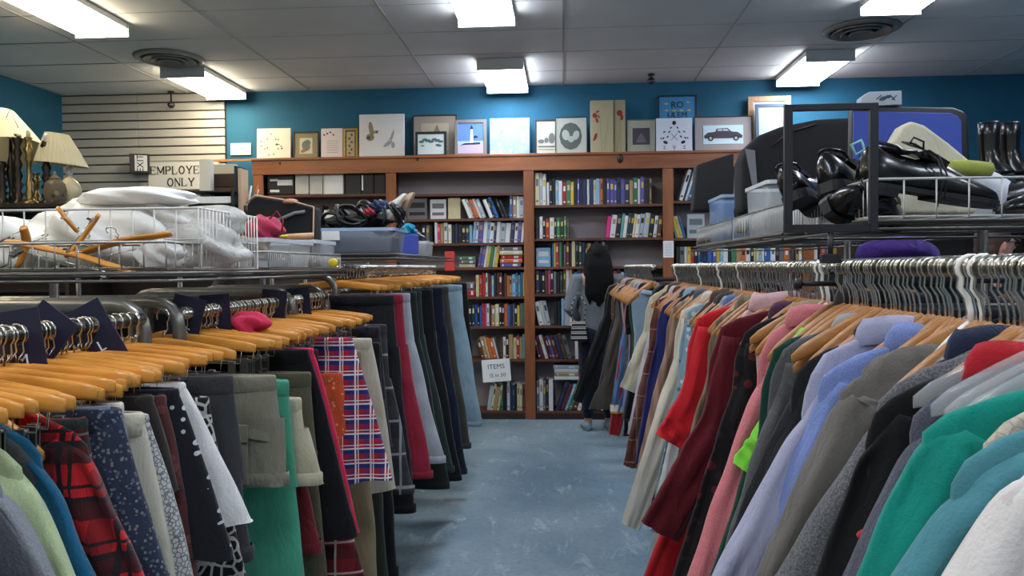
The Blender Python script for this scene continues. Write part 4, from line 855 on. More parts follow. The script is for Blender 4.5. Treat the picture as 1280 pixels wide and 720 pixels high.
# ---- fillers squeezed between the named ones, with their own hangers
FP=[('charcoal','#36373b'),('slate blue','#46586e'),('dusty rose','#a8747c'),('cream','#bdb5a2'),('forest green','#2c4a3a'),('brown','#5a4234'),('navy','#222a44'),('light grey','#9a9b9e'),('plum','#4c2a44'),('black','#17171a'),('sand','#a8946f'),('pale blue','#90a8bd')]
def clean(l): return l.split(',')[0]
def fillers(sd):
    L=sorted([g for g in GN if g[1]==sd],key=lambda g:g[0]); fi=0; used=set()
    for i in range(len(L)-1):
        a,b=L[i],L[i+1]; gap=b[0]-a[0]; n=int(gap/.07)
        for k in range(n):
            Y=a[0]+gap*(k+1)/(n+1)
            nm,cx=FP[(fi*5+3)%len(FP)]; fi+=1; na,nb=a[3].replace('_',' '),b[3].replace('_',' ')
            if sd=='L' and Y<1.25 or sd=='R': 
                nar=R.uniform(.14,.155)
                if sd=='R' and 4.38<Y<4.5: continue
                l='narrow %s top squeezed between the %s and the %s'%(nm,na,nb)
                railx,zr=((RX if Y<4.45 else RXF),RZ) if sd=='R' else (-LX,LZA)
                if l in LABELS: l='narrow %s top squeezed far back between %s and %s'%(nm,na,nb)
                make_top(sd,Y,zr,nar,.20,nar+.0,.6,W_(cx),'pullover',l,'top',slv=R.choice(['none','none','short']),thick=.014,collar=R.choice(['shirt',None,'crew']),ln=.66); hk='top' if sd=='R' else 'ltop'
                hanger(hk,railx,Y,zr,PI if sd=='R' else 0,HL(hk,l,'top')+' there' if False else 'wooden hanger of the narrow %s top between %s and %s'%(nm,na,nb),'hangers on the %s racks'%('right' if sd=='R' else 'left'))
            else:
                zr=LZD if Y>3.33 else LZA
                if 3.27<Y<3.4 or 1.81<Y<1.97 : continue
                l='narrow %s skirt squeezed between the %s and the %s'%(nm,na,nb)
                if l in LABELS: l='narrow %s skirt squeezed far back between %s and %s'%(nm,na,nb)
                make_bottom('L',Y,zr,.19,.155,.21,R.uniform(.5,.7),W_(cx),'skirt',l,'skirt',thick=.012,amp=.006)
                hanger('pants',-LX,Y,zr,0,'wooden hanger of the narrow %s skirt between %s and %s'%(nm,na,nb),'hangers on the left racks')
fillers('R'); fillers('L')
# ---- bare hangers crowding the rails
def bare(sd,y0,y1,step,kind,z,label,skip=.006):
    ys=[o.location.y for o in C.objects if o.get('category')=='clothes hanger' and (o.location.x>0)==(sd=='R')]
    y=y0
    while y<y1:
        if all(abs(y-v)>skip for v in ys):
            hanger(kind,(RX if y<4.45 else RXF) if sd=='R' else -LX,y,z,(PI if sd=='R' else 0)+R.uniform(-.05,.05),label,label)
        y+=step*R.uniform(.8,1.2)
for i,y in enumerate((1.60,1.95,2.2)): hanger('open',RX,y,RZ,PI-rad(R.uniform(4,14)),'bare wooden hanger with arms showing above the right-hand clothes','open wooden hangers above the sweatshirts')
bare('R',.5,1.76,.021,'bare',RZ,'wooden hanger with chrome hook crowding the near right rail between clothes')
bare('R',1.9,4.36,.038,'bare',RZ,'wooden hanger with chrome hook crowding the middle right rail between clothes')
bare('R',4.6,6.45,.07,'bare',RZ,'wooden hanger crowding the far right rail between coats')
bare('L',.9,1.76,.028,'pants',LZA,'wooden trouser hanger with chrome hook crowding the near left rail')
bare('L',2.05,2.68,.032,'pants',LZA,'wooden trouser hanger crowding the second left rail')
bare('L',2.9,3.22,.035,'pants',LZA,'wooden trouser hanger crowding the short third left rail')
bare('L',3.5,6.1,.055,'pants',LZD,'wooden trouser hanger crowding the far left rail')
for (y,l,k) in ((1.20,'white plastic hanger with a fat hook nearest on the right rail','plastic'),(1.235,'white plastic hanger right beside the fat-hooked nearest one','plastic'),(1.845+.03,'white plastic hanger at the gap between the two right rails','plastic'),(1.91,'white plastic hanger just past the gap of the right rails','plastic'),(2.75,'white plastic hanger, first of three spaced along the middle rail','plastic'),(3.1,'white plastic hanger, second of three spaced along the middle rail','plastic'),(3.55,'white plastic hanger, third of three spaced along the middle rail','plastic'),(4.28,'white plastic hanger at the far end of the middle rail','plastic')):
    hanger(k,RX,y,RZ,PI-rad(6),l,'white plastic hangers on the right rail')
for i,y in enumerate((.925,.955,.99)):
    hanger('clear',RX,y,RZ,PI-rad(8),'clear plastic hanger with chrome hook above the teal sweatshirt','clear plastic hangers')
# ---- loose coloured bundles on the rails
b=MB().blob((0,0,0),(.055,.04,.038),26,16,0,.3,4); o=b.build('scarf_bundle',W_('#c92a50'),None,(-.93,2.25,1.235)); tag(o,'crumpled hot pink cloth draped over the left hangers','cloth')
# size dividers
NAVY=mat('divider_navy','#151b36',.5); WT=mat('divider_white','#dfe2e6',.5)
def divider(y,s,ang,label,x=-LX,z=LZA,dx=.0,w=.085,h=.15,dz=0):
    e=empty('size_divider',(x,y,z),(0,ang,rad(6))); tag(e,label,'size divider','navy size dividers on the left rails')
    b=MB(); P=[]; R0=.02
    # plate with a rail hole and slot on one side
    poly=[(-w/2,.035),(w/2,.035),(w/2,-h),(-w/2,-h),(-w/2,-.008),(-.02,-.008)]+[(R0*math.cos(a),R0*math.sin(a)) for a in [rad(205+ (-1)*0 + k*-0) for k in range(0)]]
    arc=[(R0*math.cos(rad(a)),R0*math.sin(rad(a))) for a in range(200,-150,-25)]
    b.prism([(-w/2,.045),(-w/2,.008)]+[(-.019,.008)]+[(R0*math.cos(rad(a)),R0*math.sin(rad(a))) for a in (150,120,90,60,30,0,-30,-60,-90,-120,-150)]+[(-.019,-.008),(-w/2,-.008),(-w/2,-h),(w/2,-h),(w/2,.045)],-.0012,.0012,0)
    b.build('plate',NAVY,e)
    text('size_letters',s,.032,WT,e,(0,-.0018,-.05),(PI/2,0,0),.0004); return e
divider(1.38,'M',rad(-8),'navy size divider marked M at the left edge')
divider(1.46,'L',rad(38),'navy size divider tilted like a diamond, second from the left edge')
divider(1.60,'L',rad(-28),'navy size divider leaning across the chrome hooks of the near left rail')
divider(2.03,'XS',rad(14),'navy size divider marked XS beside the grey rail end')
divider(2.20,'S',rad(-3),'navy size divider marked S on the second left rail')
divider(2.66,'L',rad(6),'navy size divider marked L on the second left rail')
divider(2.92,'XL',rad(-5),'navy size divider marked XL on the short third left rail')
# ---------------------------------------------------------------- wire shelves over the racks
WIREG=mat('grey_wire','#9a9892',.35,.7); WIREW=mat('white_wire','#cfcdc8',.4,.1); CLEAR=plastic('clear_tub','#c9cfd2',.42,.2); BLUEC=plastic('blue_clear_tub','#86a4cc',.6,.2)
def wire_basket(x0,x1,y0,y1,z0,z1,name,label,m,sx,sy,cat='wire basket',r=.0022,mids=(),group='wire baskets over the racks'):
    e=empty(name,((x0+x1)/2,(y0+y1)/2,z0)); tag(e,label,cat,group); w=(x1-x0)/2; l=(y1-y0)/2; h=z1-z0
    MB().tube([(-w,-l,h),(w,-l,h),(w,l,h),(-w,l,h)],r*1.5,6,closed=True).build('rim',m,e)
    b=MB()
    for mz in mids: b.tube([(-w,-l,h*mz),(w,-l,h*mz),(w,l,h*mz),(-w,l,h*mz)],r,5,closed=True)
    n=max(1,round(2*w/sx))
    for i in range(n+1):
        x=-w+2*w*i/n; b.tube([(x,-l,h),(x,-l,.003),(x,l,.003),(x,l,h)],r,5)
    n=max(1,round(2*l/sy))
    for i in range(1,n):
        y=-l+2*l*i/n; b.tube([(-w,y,h),(-w,y,.003+r*2),(w,y,.003+r*2),(w,y,h)],r,5)
    b.build('wire_mesh',m,e); return e
def deck(x0,x1,y0,y1,z,label,posts,m,pz):
    e=empty('wire_shelf',((x0+x1)/2,(y0+y1)/2,z)); tag(e,label,'wire shelf','wire shelves over the racks'); w=(x1-x0)/2;l=(y1-y0)/2
    MB().tube([(-w,-l,-.004),(w,-l,-.004),(w,l,-.004),(-w,l,-.004)],.004,8,closed=True).tube([(-w,-l,-.022),(w,-l,-.022),(w,l,-.022),(-w,l,-.022)],.004,8,closed=True).build('shelf_frame',m,e)
    b=MB(); n=int(2*w/.03)
    for i in range(1,n): b.tube([(-w+2*w*i/n,-l,-.004),(-w+2*w*i/n,l,-.004)],.0018,5)
    n=int(2*l/.3)+1
    for i in range(1,n): b.tube([(-w,-l+2*l*i/n,-.012),(w,-l+2*l*i/n,-.012)],.004,6)
    b.build('shelf_wires',m,e)
    for (px_,py_) in posts: MB().tube([(px_-e.location.x,py_-e.location.y,-.026),(px_-e.location.x,py_-e.location.y,-(z-.0))],.011,10).build('post',m,e)
    return e
deck(-2.15,-.93,1.80,3.32,1.398,'grey wire shelf above the near left racks',[(-1.28,1.9),(-2.1,1.9),(-1.28,3.28),(-2.1,3.28)],mat('dark_wire','#5c5a56',.4,.6),1.32)
deck(-1.75,-.72,3.36,5.15,1.468,'grey wire shelf above the taller left rack',[(-1.28,3.39),(-1.7,3.39),(-1.28,5.1),(-1.7,5.1)],mat('dark_wire','#5c5a56',.4,.6),1.4)
wire_basket(-2.1,-.94,1.81,1.99,1.4,1.468,'wire_basket','shallow grey wire basket of loose hangers, at the front of the left shelf',WIREG,.055,.045)
wire_basket(-2.1,-.96,2.02,2.42,1.4,1.565,'wire_basket','white wire basket heaped with plastic bags',WIREW,.06,.022,mids=(.5,))
wire_basket(-1.6,-.94,2.46,3.28,1.4,1.458,'wire_basket','low grey wire basket with close bars, behind the heaped white one',WIREG,.05,.018)
deck(.70,1.47,1.86,2.52,1.503,'wire shelf over the right racks, under the black shoes',[(.98,1.9),(1.4,1.9)],mat('dark_wire','#5c5a56',.4,.6),1.4)
deck(.70,1.27,2.55,4.3,1.503,'wire shelf over the right racks, under the plastic bins',[(.92,2.6),(1.2,4.2)],mat('dark_wire','#5c5a56',.4,.6),1.4)
wire_basket(.72,1.45,1.88,2.5,1.505,1.598,'wire_basket','white-rimmed wire basket filled with black shoes',WIREW,.074,.026)
wire_basket(.72,1.25,2.57,3.36,1.505,1.598,'wire_basket','grey wire basket around the clear plastic bin',WIREG,.05,.02)
wire_basket(.72,1.25,3.40,4.25,1.505,1.598,'wire_basket','grey wire basket around the blue plastic bin, nearest the bookcase',WIREG,.05,.02)
# bevelled solid helper
def bev(o,w=.01,seg=3):
    m=o.modifiers.new('bevel','BEVEL'); m.width=w; m.segments=seg; m.limit_method='ANGLE'
    for p in o.data.polygons: p.use_smooth=True
    return o
def tub(x0,x1,y0,y1,z0,z1,name,label,m,cat='plastic bin',group=None,lid=False):
    e=empty(name,((x0+x1)/2,(y0+y1)/2,z0)); tag(e,label,cat,group); w=(x1-x0)/2;l=(y1-y0)/2;h=z1-z0
    def rr(w,l,z,r=.02):
        P=[]
        for (cx,cy,a0) in ((w-r,l-r,0),(-w+r,l-r,90),(-w+r,-l+r,180),(w-r,-l+r,270)):
            for k in range(4): a=rad(a0+k*30); P.append((cx+r*math.cos(a),cy+r*math.sin(a),z))
        return P
    b=MB(); b.rings([rr(w*.88,l*.9,.001),rr(w*.9,l*.92,.006),rr(w*.98,l*.98,h-.012)],0,True,False); b.build('tub_wall',m,e)
    b=MB(); b.rings([rr(w*.975,l*.975,h-.014),rr(w*1.03,l*1.03,h-.014),rr(w*1.03,l*1.03,h),rr(w*.975,l*.975,h)],0,False,False,False); b.rings([rr(w*.975,l*.975,h),rr(w*.975,l*.975,h-.014)],0,False,False,False)
    b.build('tub_rim',plastic('tub_rim_'+m.name,'#dfe4ea' if m is CLEAR else '#a9c0de',.85,.3),e); return e
# left: heap of bags
BAGW=mat('white_plastic_bag','#f1efe9',.35,bump=.6,bs=14); t=NT('crinkled_clear_bag',.18,0,.6); t.col(lin('#e6e3dc')); t.b.inputs['Alpha'].default_value=.62; t.bump(t.noise(38,4,None,.6,1.5),1.0,.012); BAGC=t.m
def bag(c,r,m,name,label,seed,cat='plastic bag',amp=.2,fr=4,grp=None,n=40,mm=24):
    b=MB(); b.blob((0,0,0),r,n,mm,0,amp,seed,fr=fr); q=random.Random(seed)
    V=[]
    for (x,y,z) in b.v:
        k=1+.035*math.sin(35*x+seed)+.03*math.sin(41*z+20*x)+.02*math.sin(60*y+30*z)
        zz=z*k; zz=max(zz,-r[2]*.82); V.append((x*k,y*k,zz))
    b.v=V; o=b.build(name,m,None,c); tag(o,label,cat,grp); return o
bag((-1.30,2.22,1.50),(.25,.15,.105),BAGW,'plastic_bag','large bright white plastic bag at the centre of the heap',3)
bag((-1.72,2.2,1.475),(.24,.15,.085),BAGW,'plastic_bag','white plastic bag sagging at the left edge of the heap',8)
bag((-1.22,2.20,1.612),(.17,.11,.028),BAGW,'plastic_bag','flattened white bag folded on top of the heap',5,amp=.1)
bag((-1.04,2.18,1.468),(.13,.12,.075),BAGC,'plastic_bag','crinkled clear bag at the right side of the heap',12)
bag((-1.12,2.24,1.535),(.17,.12,.055),BAGC,'plastic_bag','clear crumpled bag sloping down from the white heap',15)
bag((-1.0,1.90,1.437),(.05,.07,.036),BAGC,'plastic_bag','small clear bag in the corner of the shallow hanger basket',22)
# loose hangers in the shallow basket
def loose(p0,y0,p1,y1,roll,label,sc=1.0):
    A=at_y(p0[0],p0[1],y0);B=at_y(p1[0],p1[1],y1); d=B-A; L=d.length; h=hanger('pants',0,0,0,0,label,'loose wooden hangers in the left basket')
    xa=d.normalized(); up=Vector((0,math.sin(roll),math.cos(roll))); ya=up.cross(xa).normalized(); za=xa.cross(ya); M=Matrix((xa,ya,za)).transposed()
    s_=L/.43; mid=(A+B)/2; h.rotation_euler=M.to_euler(); h.scale=(s_,.95,.95); h.location=mid+za*.064
loose((12,298),1.84,(172,338),1.92,rad(75),'loose wooden trouser hanger slanting down to the right, nearest in the basket')
loose((86,316),1.90,(212,288),1.97,rad(-70),'loose orange-brown wooden hanger resting on the basket rim')
loose((84,322),1.90,(126,268),1.93,rad(60),'loose wooden hanger sticking up out of the basket')
loose((70,258),1.97,(96,290),1.99,rad(-60),'loose hanger with metal clips leaning on the white bag')
loose((36,280),1.90,(30,330),1.94,rad(80),'loose short hanger end standing up at left')
# tubs and contents behind
tub(-1.16,-.95,2.50,2.95,1.402,1.505,'plastic_bin','clear plastic bin holding the pink and cream cloth',CLEAR)
tub(-1.06,-.95,2.98,3.26,1.402,1.515,'plastic_bin','small narrow clear bin behind the pink cloth bin',CLEAR)
o=bag((-1.01,2.60,1.535),(.06,.07,.045),W_('#b93a55'),'cloth_pouch','pink-red cloth pouch in the clear bin',31,'pouch',.15); MB().tube([(.03,-.03,.03),(.06,-.03,.06),(.08,-.03,.03),(.075,-.03,-.01)],.003,6).build('strap',W_('#8e2a40'),o)
bag((-1.035,2.58,1.48),(.055,.05,.032),W_('#d6c2a6'),'cloth','crumpled beige cloth in front of the pink pouch',33,'cloth',.25)
bag((-.99,2.62,1.447),(.03,.06,.02),W_('#dfe2e8'),'cloth','crumpled white cloth low in the left basket',35,'cloth',.3)
yl=mat('yellow_plastic','#e0c52a',.4)
e=empty('toy_flower',(-1.03,2.82,1.512)); tag(e,'small yellow plastic flower toy on the clear bin','toy')
b=MB(); [b.blob((.016*math.cos(k*PI/3),.016*math.sin(k*PI/3),.01),(.011,.011,.006),10,6) for k in range(6)]; b.build('petals',yl,e); MB().blob((0,0,.016),(.008,.008,.006),10,6).build('flower_centre',mat('amber_plastic','#c7902a',.4),e)
o=MB().tube([(-.05,0,0),(.05,.01,.004)],.012,12).build('rolling_pin',mat('skin_wood','#c99d74',.5),None,(-.98,2.88,1.522)); tag(o,'short pale wooden stick on the clear bin beside the yellow flower','stick')
p=at_y(418,332,3.05); o=MB().lathe([(.016,0),(.018,.02),(.014,.024)],14,M=Matrix.Rotation(PI/2,4,'X')).build('round_tag',yl,None,(p.x,p.y,1.425)); 
tag(o,'small round yellow tag on the left wire basket','tag')
# black zipped bag
e=empty('black_bag',(-1.13,3.14,1.402)); e.scale=(.82,.8,.95); tag(e,'boxy black fabric bag with a grey zip and pale piping','bag')
bev(MB().prism([(-.16,0),(.16,0),(.17,.26),(.06,.285),(-.12,.31),(-.165,.28)],-.07,.07).build('bag_body',BLACKC,e),.015)
MB().tube([(-.14,-.078,.14),(-.05,-.08,.19),(.08,-.079,.235),(.13,-.078,.24)],.008,6).build('zip',mat('zip_grey','#6d6d70',.6),e)
MB().tube([(-.165,-.072,.28),(-.12,-.074,.312),(.06,-.074,.287),(.172,-.074,.26),(.162,-.074,.0)],.004,6).build('piping',mat('tan_piping','#c7a789',.7),e)
MB().blob((.05,-.06,.285),(.035,.025,.012),12,7,0,.2,4).build('handle',mat('peach_leather','#c98d6b',.5),e)
o=bag((-1.55,3.0,1.5),(.08,.07,.1),BLACKC,'cloth_bundle','rounded black cloth bundle left of the black bag',41,'bundle',.08)
# big clear bin with cords on top
tub(-1.08,-.74,3.42,3.72,1.47,1.582,'plastic_bin','large blue-tinted clear bin with dark contents and paper label',plastic('grey_blue_tub','#b4c2d6',.42,.2))
o=MB().box(-.14,.14,-.11,.11,.003,.07,0,None,.004).build('black_pouch',mat('dark_bin_fill','#2b2c30',.7),None,(-.91,3.57,1.474)); tag(o,'dark folded cloth filling the blue-tinted bin','cloth')
o=MB().box(-.04,.04,-.001,.001,-.02,.02).build('paper_label',PAPER,None,(-1.02,3.41,1.548)); tag(o,'white paper label on the front of the blue-tinted bin','label')
q=random.Random(17)
cords=['thick black cord coil on top of the blue-tinted bin','black cable loop lying across the cord pile','dark belt coiled in the middle of the cord pile','black strap sticking out left of the cord pile','grey metal-buckled strap arched over the pile','glossy black cable curled at the right of the pile','dark braided cord at the front of the pile']
for i in range(7):
    cx=-1.05+.045*i; cy=3.5+.02*(i%3); P=[]; r0=q.uniform(.045,.085); tl=q.uniform(-.6,.6); N=26
    for k in range(N):
        a=k/N*q.choice([4*PI])*1.0; P.append((r0*math.cos(a)*(1+.15*math.sin(3*a+i)),r0*.7*math.sin(a),.02+.03*math.sin(a+tl*3)+.0012*k+.012*i%.05))
    o=MB().tube(P,q.choice([.005,.007,.009]),7).build('cord_coil',mat('cord_black','#151618',.35) if i!=4 else mat('strap_grey','#8d8f94',.3,.5),None,(cx,cy,1.6),(q.uniform(.2,1.2),q.uniform(-.4,.4),q.uniform(0,3))); tag(o,cords[i],'cord','cords piled on the bin')
bag((-.95,3.6,1.62),(.16,.07,.035),mat('black_mesh_cloth','#1b1c1f',.6,bump=.5,bs=60),'black_pouch','flat black mesh pouch under the tangle of cords',51,'pouch',.15)
bag((-.83,3.52,1.68),(.035,.04,.025),W_('#2b3a5e'),'cloth','navy cloth at the top of the cord pile',52,'cloth',.3)
bag((-.86,3.48,1.655),(.022,.03,.016),W_('#b03040'),'cloth','small red cloth showing on the cord pile',53,'cloth',.3)
# shoe builder
def shoe(name,label,loc,rot,scale=1.0,m=None,solem=None,cat='shoe',laces=True,low=False,group=None):
    m=m or mat('black_patent','#0b0b0c',.27,0,.45,coat=.25); solem=solem or mat('black_rubber','#17171a',.55)
    e=empty(name,loc,rot); e.scale=(scale,)*3; tag(e,label,cat,group)
    # x from heel(0) to toe(.30); width profile
    xs=[0,.006,.02,.045,.08,.12,.16,.20,.235,.265,.285,.297,.302]
    wd=[.012,.022,.031,.035,.034,.032,.035,.043,.048,.045,.036,.022,.008]
    top=[.085,.10,.108,.104,.094,.09,.098,.082,.066,.056,.048,.038,.028]
    cen=[0,0,0,0,.002,.004,.006,.006,.004,.001,-.003,-.005,-.006]
    RG=[]
    for x,w,h,c in zip(xs,wd,top,cen):
        ring=[]
        opn=.018<x<.125
        for k in range(20):
            a=2*PI*k/20; cc,ss=math.cos(a),math.sin(a); z=.024 if ss<-.3 else .024+(h-.024)*max(0,(ss+.3)/1.3)**.75
            y=c+w*math.copysign(abs(cc)**(.7 if ss<.2 else 1.05),cc)*(1 if ss<.3 else (1-.30*(ss-.3)/.7 if x<.15 else 1))
            ring.append((x,y,z))
        RG.append(ring)
    MB().rings(RG,0,True,True).build('upper',m,e)
    # sole and heel block
    out=[(x,w+.004) for x,w in zip(xs,wd)]
    poly=[(x-.002 if i==0 else x+(.004 if i==len(out)-1 else 0),-w+cen[i]) for i,(x,w) in enumerate(out)]+[(x,w+cen[i]) for i,(x,w) in reversed(list(enumerate(out)))]
    b=MB(); n=len(poly)
    def zz(x,base): return base
    b.rings([[(x,y,.016) for x,y in poly],[(x,y,.026) for x,y in poly]],0,True,True,False)
    hp_=[(x,y) for x,y in poly if x<.085]; b.rings([[(x*.98,y*.96,.0) for x,y in hp_],[(x,y,.0158) for x,y in hp_]],0,True,True,False)
    fp=[(x,y) for x,y in poly if x>.13]; b.rings([[(x,y*.96,.008) for x,y in fp],[(x,y,.0158) for x,y in fp]],0,True,True,False); b.build('sole',solem,e)
    MB().blob((.066,.002,.101),(.042,.02,.008),18,6).build('shoe_opening',mat('shoe_lining','#050506',.8),e)
    cl=MB(); P=[(.066+.049*math.cos(a),.002+.0275*math.sin(a),.103+.006*math.cos(a)**2-(.004 if math.cos(a)>0 else -.004)) for a in [2*PI*k/22 for k in range(22)]]; cl.tube(P,.0038,6,closed=True); cl.build('collar_edge',m,e)
    MB().prism([(.10,.098),(.135,.112),(.185,.092),(.18,.084),(.13,.092)],-.016,.018).build('tongue',m,e)
    lm=mat('black_lace','#0e0e10',.6)
    if laces:
        b=MB()
        for i in range(4):
            x=.125+.017*i; z=.108-.0055*i; b.tube([(x,-.022,z-.010),(x+.004,-.008,z+.002),(x+.01,.01,z+.001),(x+.008,.027,z-.010)],.0022,6)
        b.tube([(.13,0,.112),(.115,-.025,.125),(.09,-.03,.13),(.095,-.008,.122),(.128,.0,.114)],.0022,6).tube([(.13,0,.112),(.125,.03,.126),(.10,.04,.128),(.105,.015,.12),(.13,.002,.114)],.0022,6)
        b.tube([(.13,0,.113),(.15,-.03,.10),(.165,-.05,.06),(.168,-.053,.01)],.002,6).tube([(.13,0,.113),(.145,-.038,.09),(.158,-.052,.05),(.155,-.054,-.01)],.002,6)
        b.build('laces',lm,e)
    return e
p=at_y(1068,243,2.0)
shoe('dress_shoe','large glossy black lace-up shoe lying in the basket, toe to the right',(p.x,2.0,p.z+.005),(rad(4),rad(9),rad(4)),1.14,group=None)
sh=shoe('dress_shoe','glossy black shoe behind the frame, heel up and toe pointing away',(.675,2.05,1.585),(rad(-14),rad(8),rad(42)),1.08,laces=False)
shoe('dress_shoe','black shoe with its heel showing at the left of the frame',(.615,2.13,1.57),(rad(-24),rad(4),rad(52)),1.02,laces=False)
s4=shoe('dress_shoe','black shoe lying on its side with red marks on the sole',(.640,1.99,1.505+.03),(rad(62),rad(4),rad(36)),1.0,laces=False)
MB().box(.05,.085,-.012,.004,-.001,.0,0).build('sole_mark',mat('red_mark','#c2314c',.6),s4)
shoe('dress_shoe','black laced shoe at the right edge, toe pointing left',(1.50,2.14,1.522),(0,rad(2),rad(176)),1.12)
shoe('dress_shoe','second black laced shoe at the right edge, behind its mate',(1.47,2.27,1.522),(0,rad(-3),rad(168)),1.12)
# blue white tag on the shoe heap
o=MB(); o.tube([(-.018,0,0),(0,0,.018),(.018,0,0),(0,0,-.02),],.004,8,closed=True); o=o.build('buckle',mat('mint_plastic','#8fd0c4',.4),None,at_y(1073,184,2.02),(0,rad(20),0)); tag(o,'pale mint plastic ring among the black shoes','ring')
o=bag(at_y(1082,196,2.02),(.016,.012,.012),W_('#2d52b0'),'cloth','small bright blue cloth below the mint ring',61,'cloth',.2)
# sign holder
e=empty('sign_holder',(at_x(1037,320,.60).x-.015,1.70,RZ+.018)); tag(e,'empty black metal sign frame standing on a short post over the rail','sign holder')
a=at_y(985,286,1.70); c=at_y(1092,134,1.70); ox,oz=e.location.x,e.location.z; x0,x1,z0,z1=a.x-ox,c.x-ox,a.z-oz,c.z-oz; t_=.0085
BM=mat('frame_black','#14161d',.45)
MB().box(x0-t_,x0+t_,-.006,.006,z0-t_,z1+t_,0,None,.001).box(x1-t_,x1+t_,-.006,.006,z0-t_,z1+t_,0,None,.001).box(x0+t_,x1-t_,-.006,.006,z1-t_*.6,z1+t_,0,None,.001).box(x0+t_,x1-t_,-.006,.006,z0-t_,z0+t_,0,None,.001).build('sign_frame',BM,e)
xm=(x0+x1)/2; MB().tube([(xm,0,0),(xm,0,z0-t_)],.0055,12).build('post',BM,e); MB().box(xm-.02,xm+.02,-.012,.012,-.008,.012,0,None,.002).build('rail_clamp',BM,e)
# bins at the right
tub(.755,.96,2.95,3.30,1.51,1.715,'plastic_bin','tall translucent white bin in the right wire basket',CLEAR)
tub(.75,.91,3.75,4.1,1.51,1.735,'plastic_bin','translucent blue bin nearest the bookcase on the right shelf',BLUEC)
o=bag((.815,3.62,1.62),(.035,.04,.09),BLACKC,'black_strap','black strap hanging in front of the blue bin',63,'strap',.1)
tub(1.0,1.22,2.62,2.92,1.51,1.62,'plastic_bin','low clear bin behind the black sign frame',CLEAR)
# black suitcase, flat bag
def pxpoly(pts,Y): return [((at_y(x,y,Y)).x,(at_y(x,y,Y)).z) for x,y in pts]
Y=3.42; pl=pxpoly([(922,268),(1068,268),(1068,150),(1015,153),(970,162),(945,172),(928,188),(922,205)],Y); 
o=bev(MB().prism([(x-1.0,z) for x,z in pl],-.09,.09).build('suitcase',BLACKC,None,(1.0,Y,0)),.03,4); e=o; tag(e,'large black soft suitcase with rounded corner behind the shoes','suitcase')
MB().prism([(x-1.0,z) for x,z in pxpoly([(925,190),(937,192),(940,236),(934,236)],Y)],-.094,-.0905).build('grey_panel',mat('grey_nylon','#75757a',.8),e,label='grey side panel')
MB().tube([(.05,-.092,pl[2][1]-.03),(-.06,-.093,pl[2][1]-.06),(-.13,-.093,pl[2][1]-.12)],.003,6).build('zip',mat('zip_black','#26262a',.4),e)
Y=4.0; pl=pxpoly([(872,262),(924,262),(925,186),(900,194),(876,202)],Y); o=bev(MB().prism([(x-.75,z) for x,z in pl],-.05,.05).build('laptop_bag',mat('dull_black_nylon','#1a1a1c',.75),None,(.75,Y+.18,0)),.012); tag(o,'flat black bag leaning beside the suitcase over the blue bin','bag')
# blue-lined case lid
Y=2.44; pl=pxpoly([(1062,262),(1212,262),(1209,150),(1204,140),(1190,135),(1064,133)],Y)
e=bev(MB().prism([(x-1.1,z) for x,z in pl],-.012,.03).build('open_case',mat('case_black','#101114',.5),None,(1.1,Y,0)),.008); tag(e,'open case with bright blue lining standing behind the shoes','case')
pl=pxpoly([(1066,258),(1204,258),(1202,152),(1198,145),(1188,141),(1067,139)],Y-.02); bev(MB().prism([(x-1.1,z) for x,z in pl],-.020,-.0125).build('blue_lining',mat('blue_lining','#3c53ae',.7,bump=.2,bs=20),e),.003)
z=at_y(1100,131.5,Y).z; e=empty('white_box',((at_y(1100,131,Y)).x,Y+.01,at_y(1100,133,Y).z+.001)); tag(e,'small white carton with dark scribbles on top of the blue case','carton')
e.rotation_euler=(0,rad(-1),0)
bev(MB().prism([(-.058,0),(.06,0),(.06,.042),(-.035,.042),(-.058,.026)],-.02,.02).build('carton_body',mat('pale_carton','#b8bfca',.8),e),.002); marks(e,'scribble',mat('scribble_ink','#4a5568',.8),[('e',.005,.02,.012,.006,.3),('e',.02,.025,.008,.005,0),('l',-.015,.018,.0,.03,.003),('l',.03,.015,.045,.028,.003),('l',.025,.03,.04,.014,.003)],y=-.0215)
# cream towel, green roll, white linen
Y=2.30; pl=pxpoly([(1098,268),(1218,268),(1214,208),(1180,180),(1150,158),(1134,153),(1122,160),(1104,190)],Y); o=bev(MB().prism([(x-1.1,z) for x,z in pl],-.03,.03).build('towel',W_('#e4dcc2'),None,(1.1,Y,0)),.012); tag(o,'folded cream towel leaning against the blue-lined case','towel')
Y=2.20; p=at_y(1213,211,Y); o=MB(); o.tube([(-.055,0,.004),(-.02,0,.003),(.02,0,-.001),(.052,0,-.004)],[.019,.022,.022,.020],16); o=o.build('rolled_cloth',W_('#a8b052'),None,p); tag(o,'rolled lime green cloth on the white linen','cloth roll')
p=at_y(1244,232,2.24); o=bag((p.x,2.33,1.585),(.11,.07,.085),mat('white_linen','#cfd2da',.8,bump=.3),'white_linen','folded white linen heap behind the laced shoes',71,'linen',.06,2)
# patent boots
for i,(px,l) in enumerate(((1236,'glossy black boot standing behind the linen, left of the pair'),(1262,'glossy black boot at the right edge, right of the pair'))):
    Y=2.46+.03*i; p=at_y(px,207,Y); e=empty('boot',(p.x,Y,p.z-.03),(0,0,rad(-30))); tag(e,l,'boot','patent boots'); k=mat('black_patent','#0b0b0c',.27,0,.45,coat=.25)
    b=MB(); R_=[]
    for (z,rx,cx) in ((.16,.024,0),(.158,.027,0),(.12,.026,0),(.08,.024,0),(.05,.026,.004),(.03,.032,.012),(.012,.040,.022),(.0,.042,.024)): R_.append([(cx+rx*1.1*math.cos(a),rx*.8*math.sin(a),z) for a in [2*PI*k_/18 for k_ in range(18)]])
    b.rings(R_,0,True,True); b.build('boot_shaft',k,e); MB().box(-.02,.066,-.03,.03,-.008,-.0005,0,None,.003).build('sole',mat('black_rubber','#17171a',.55),e)
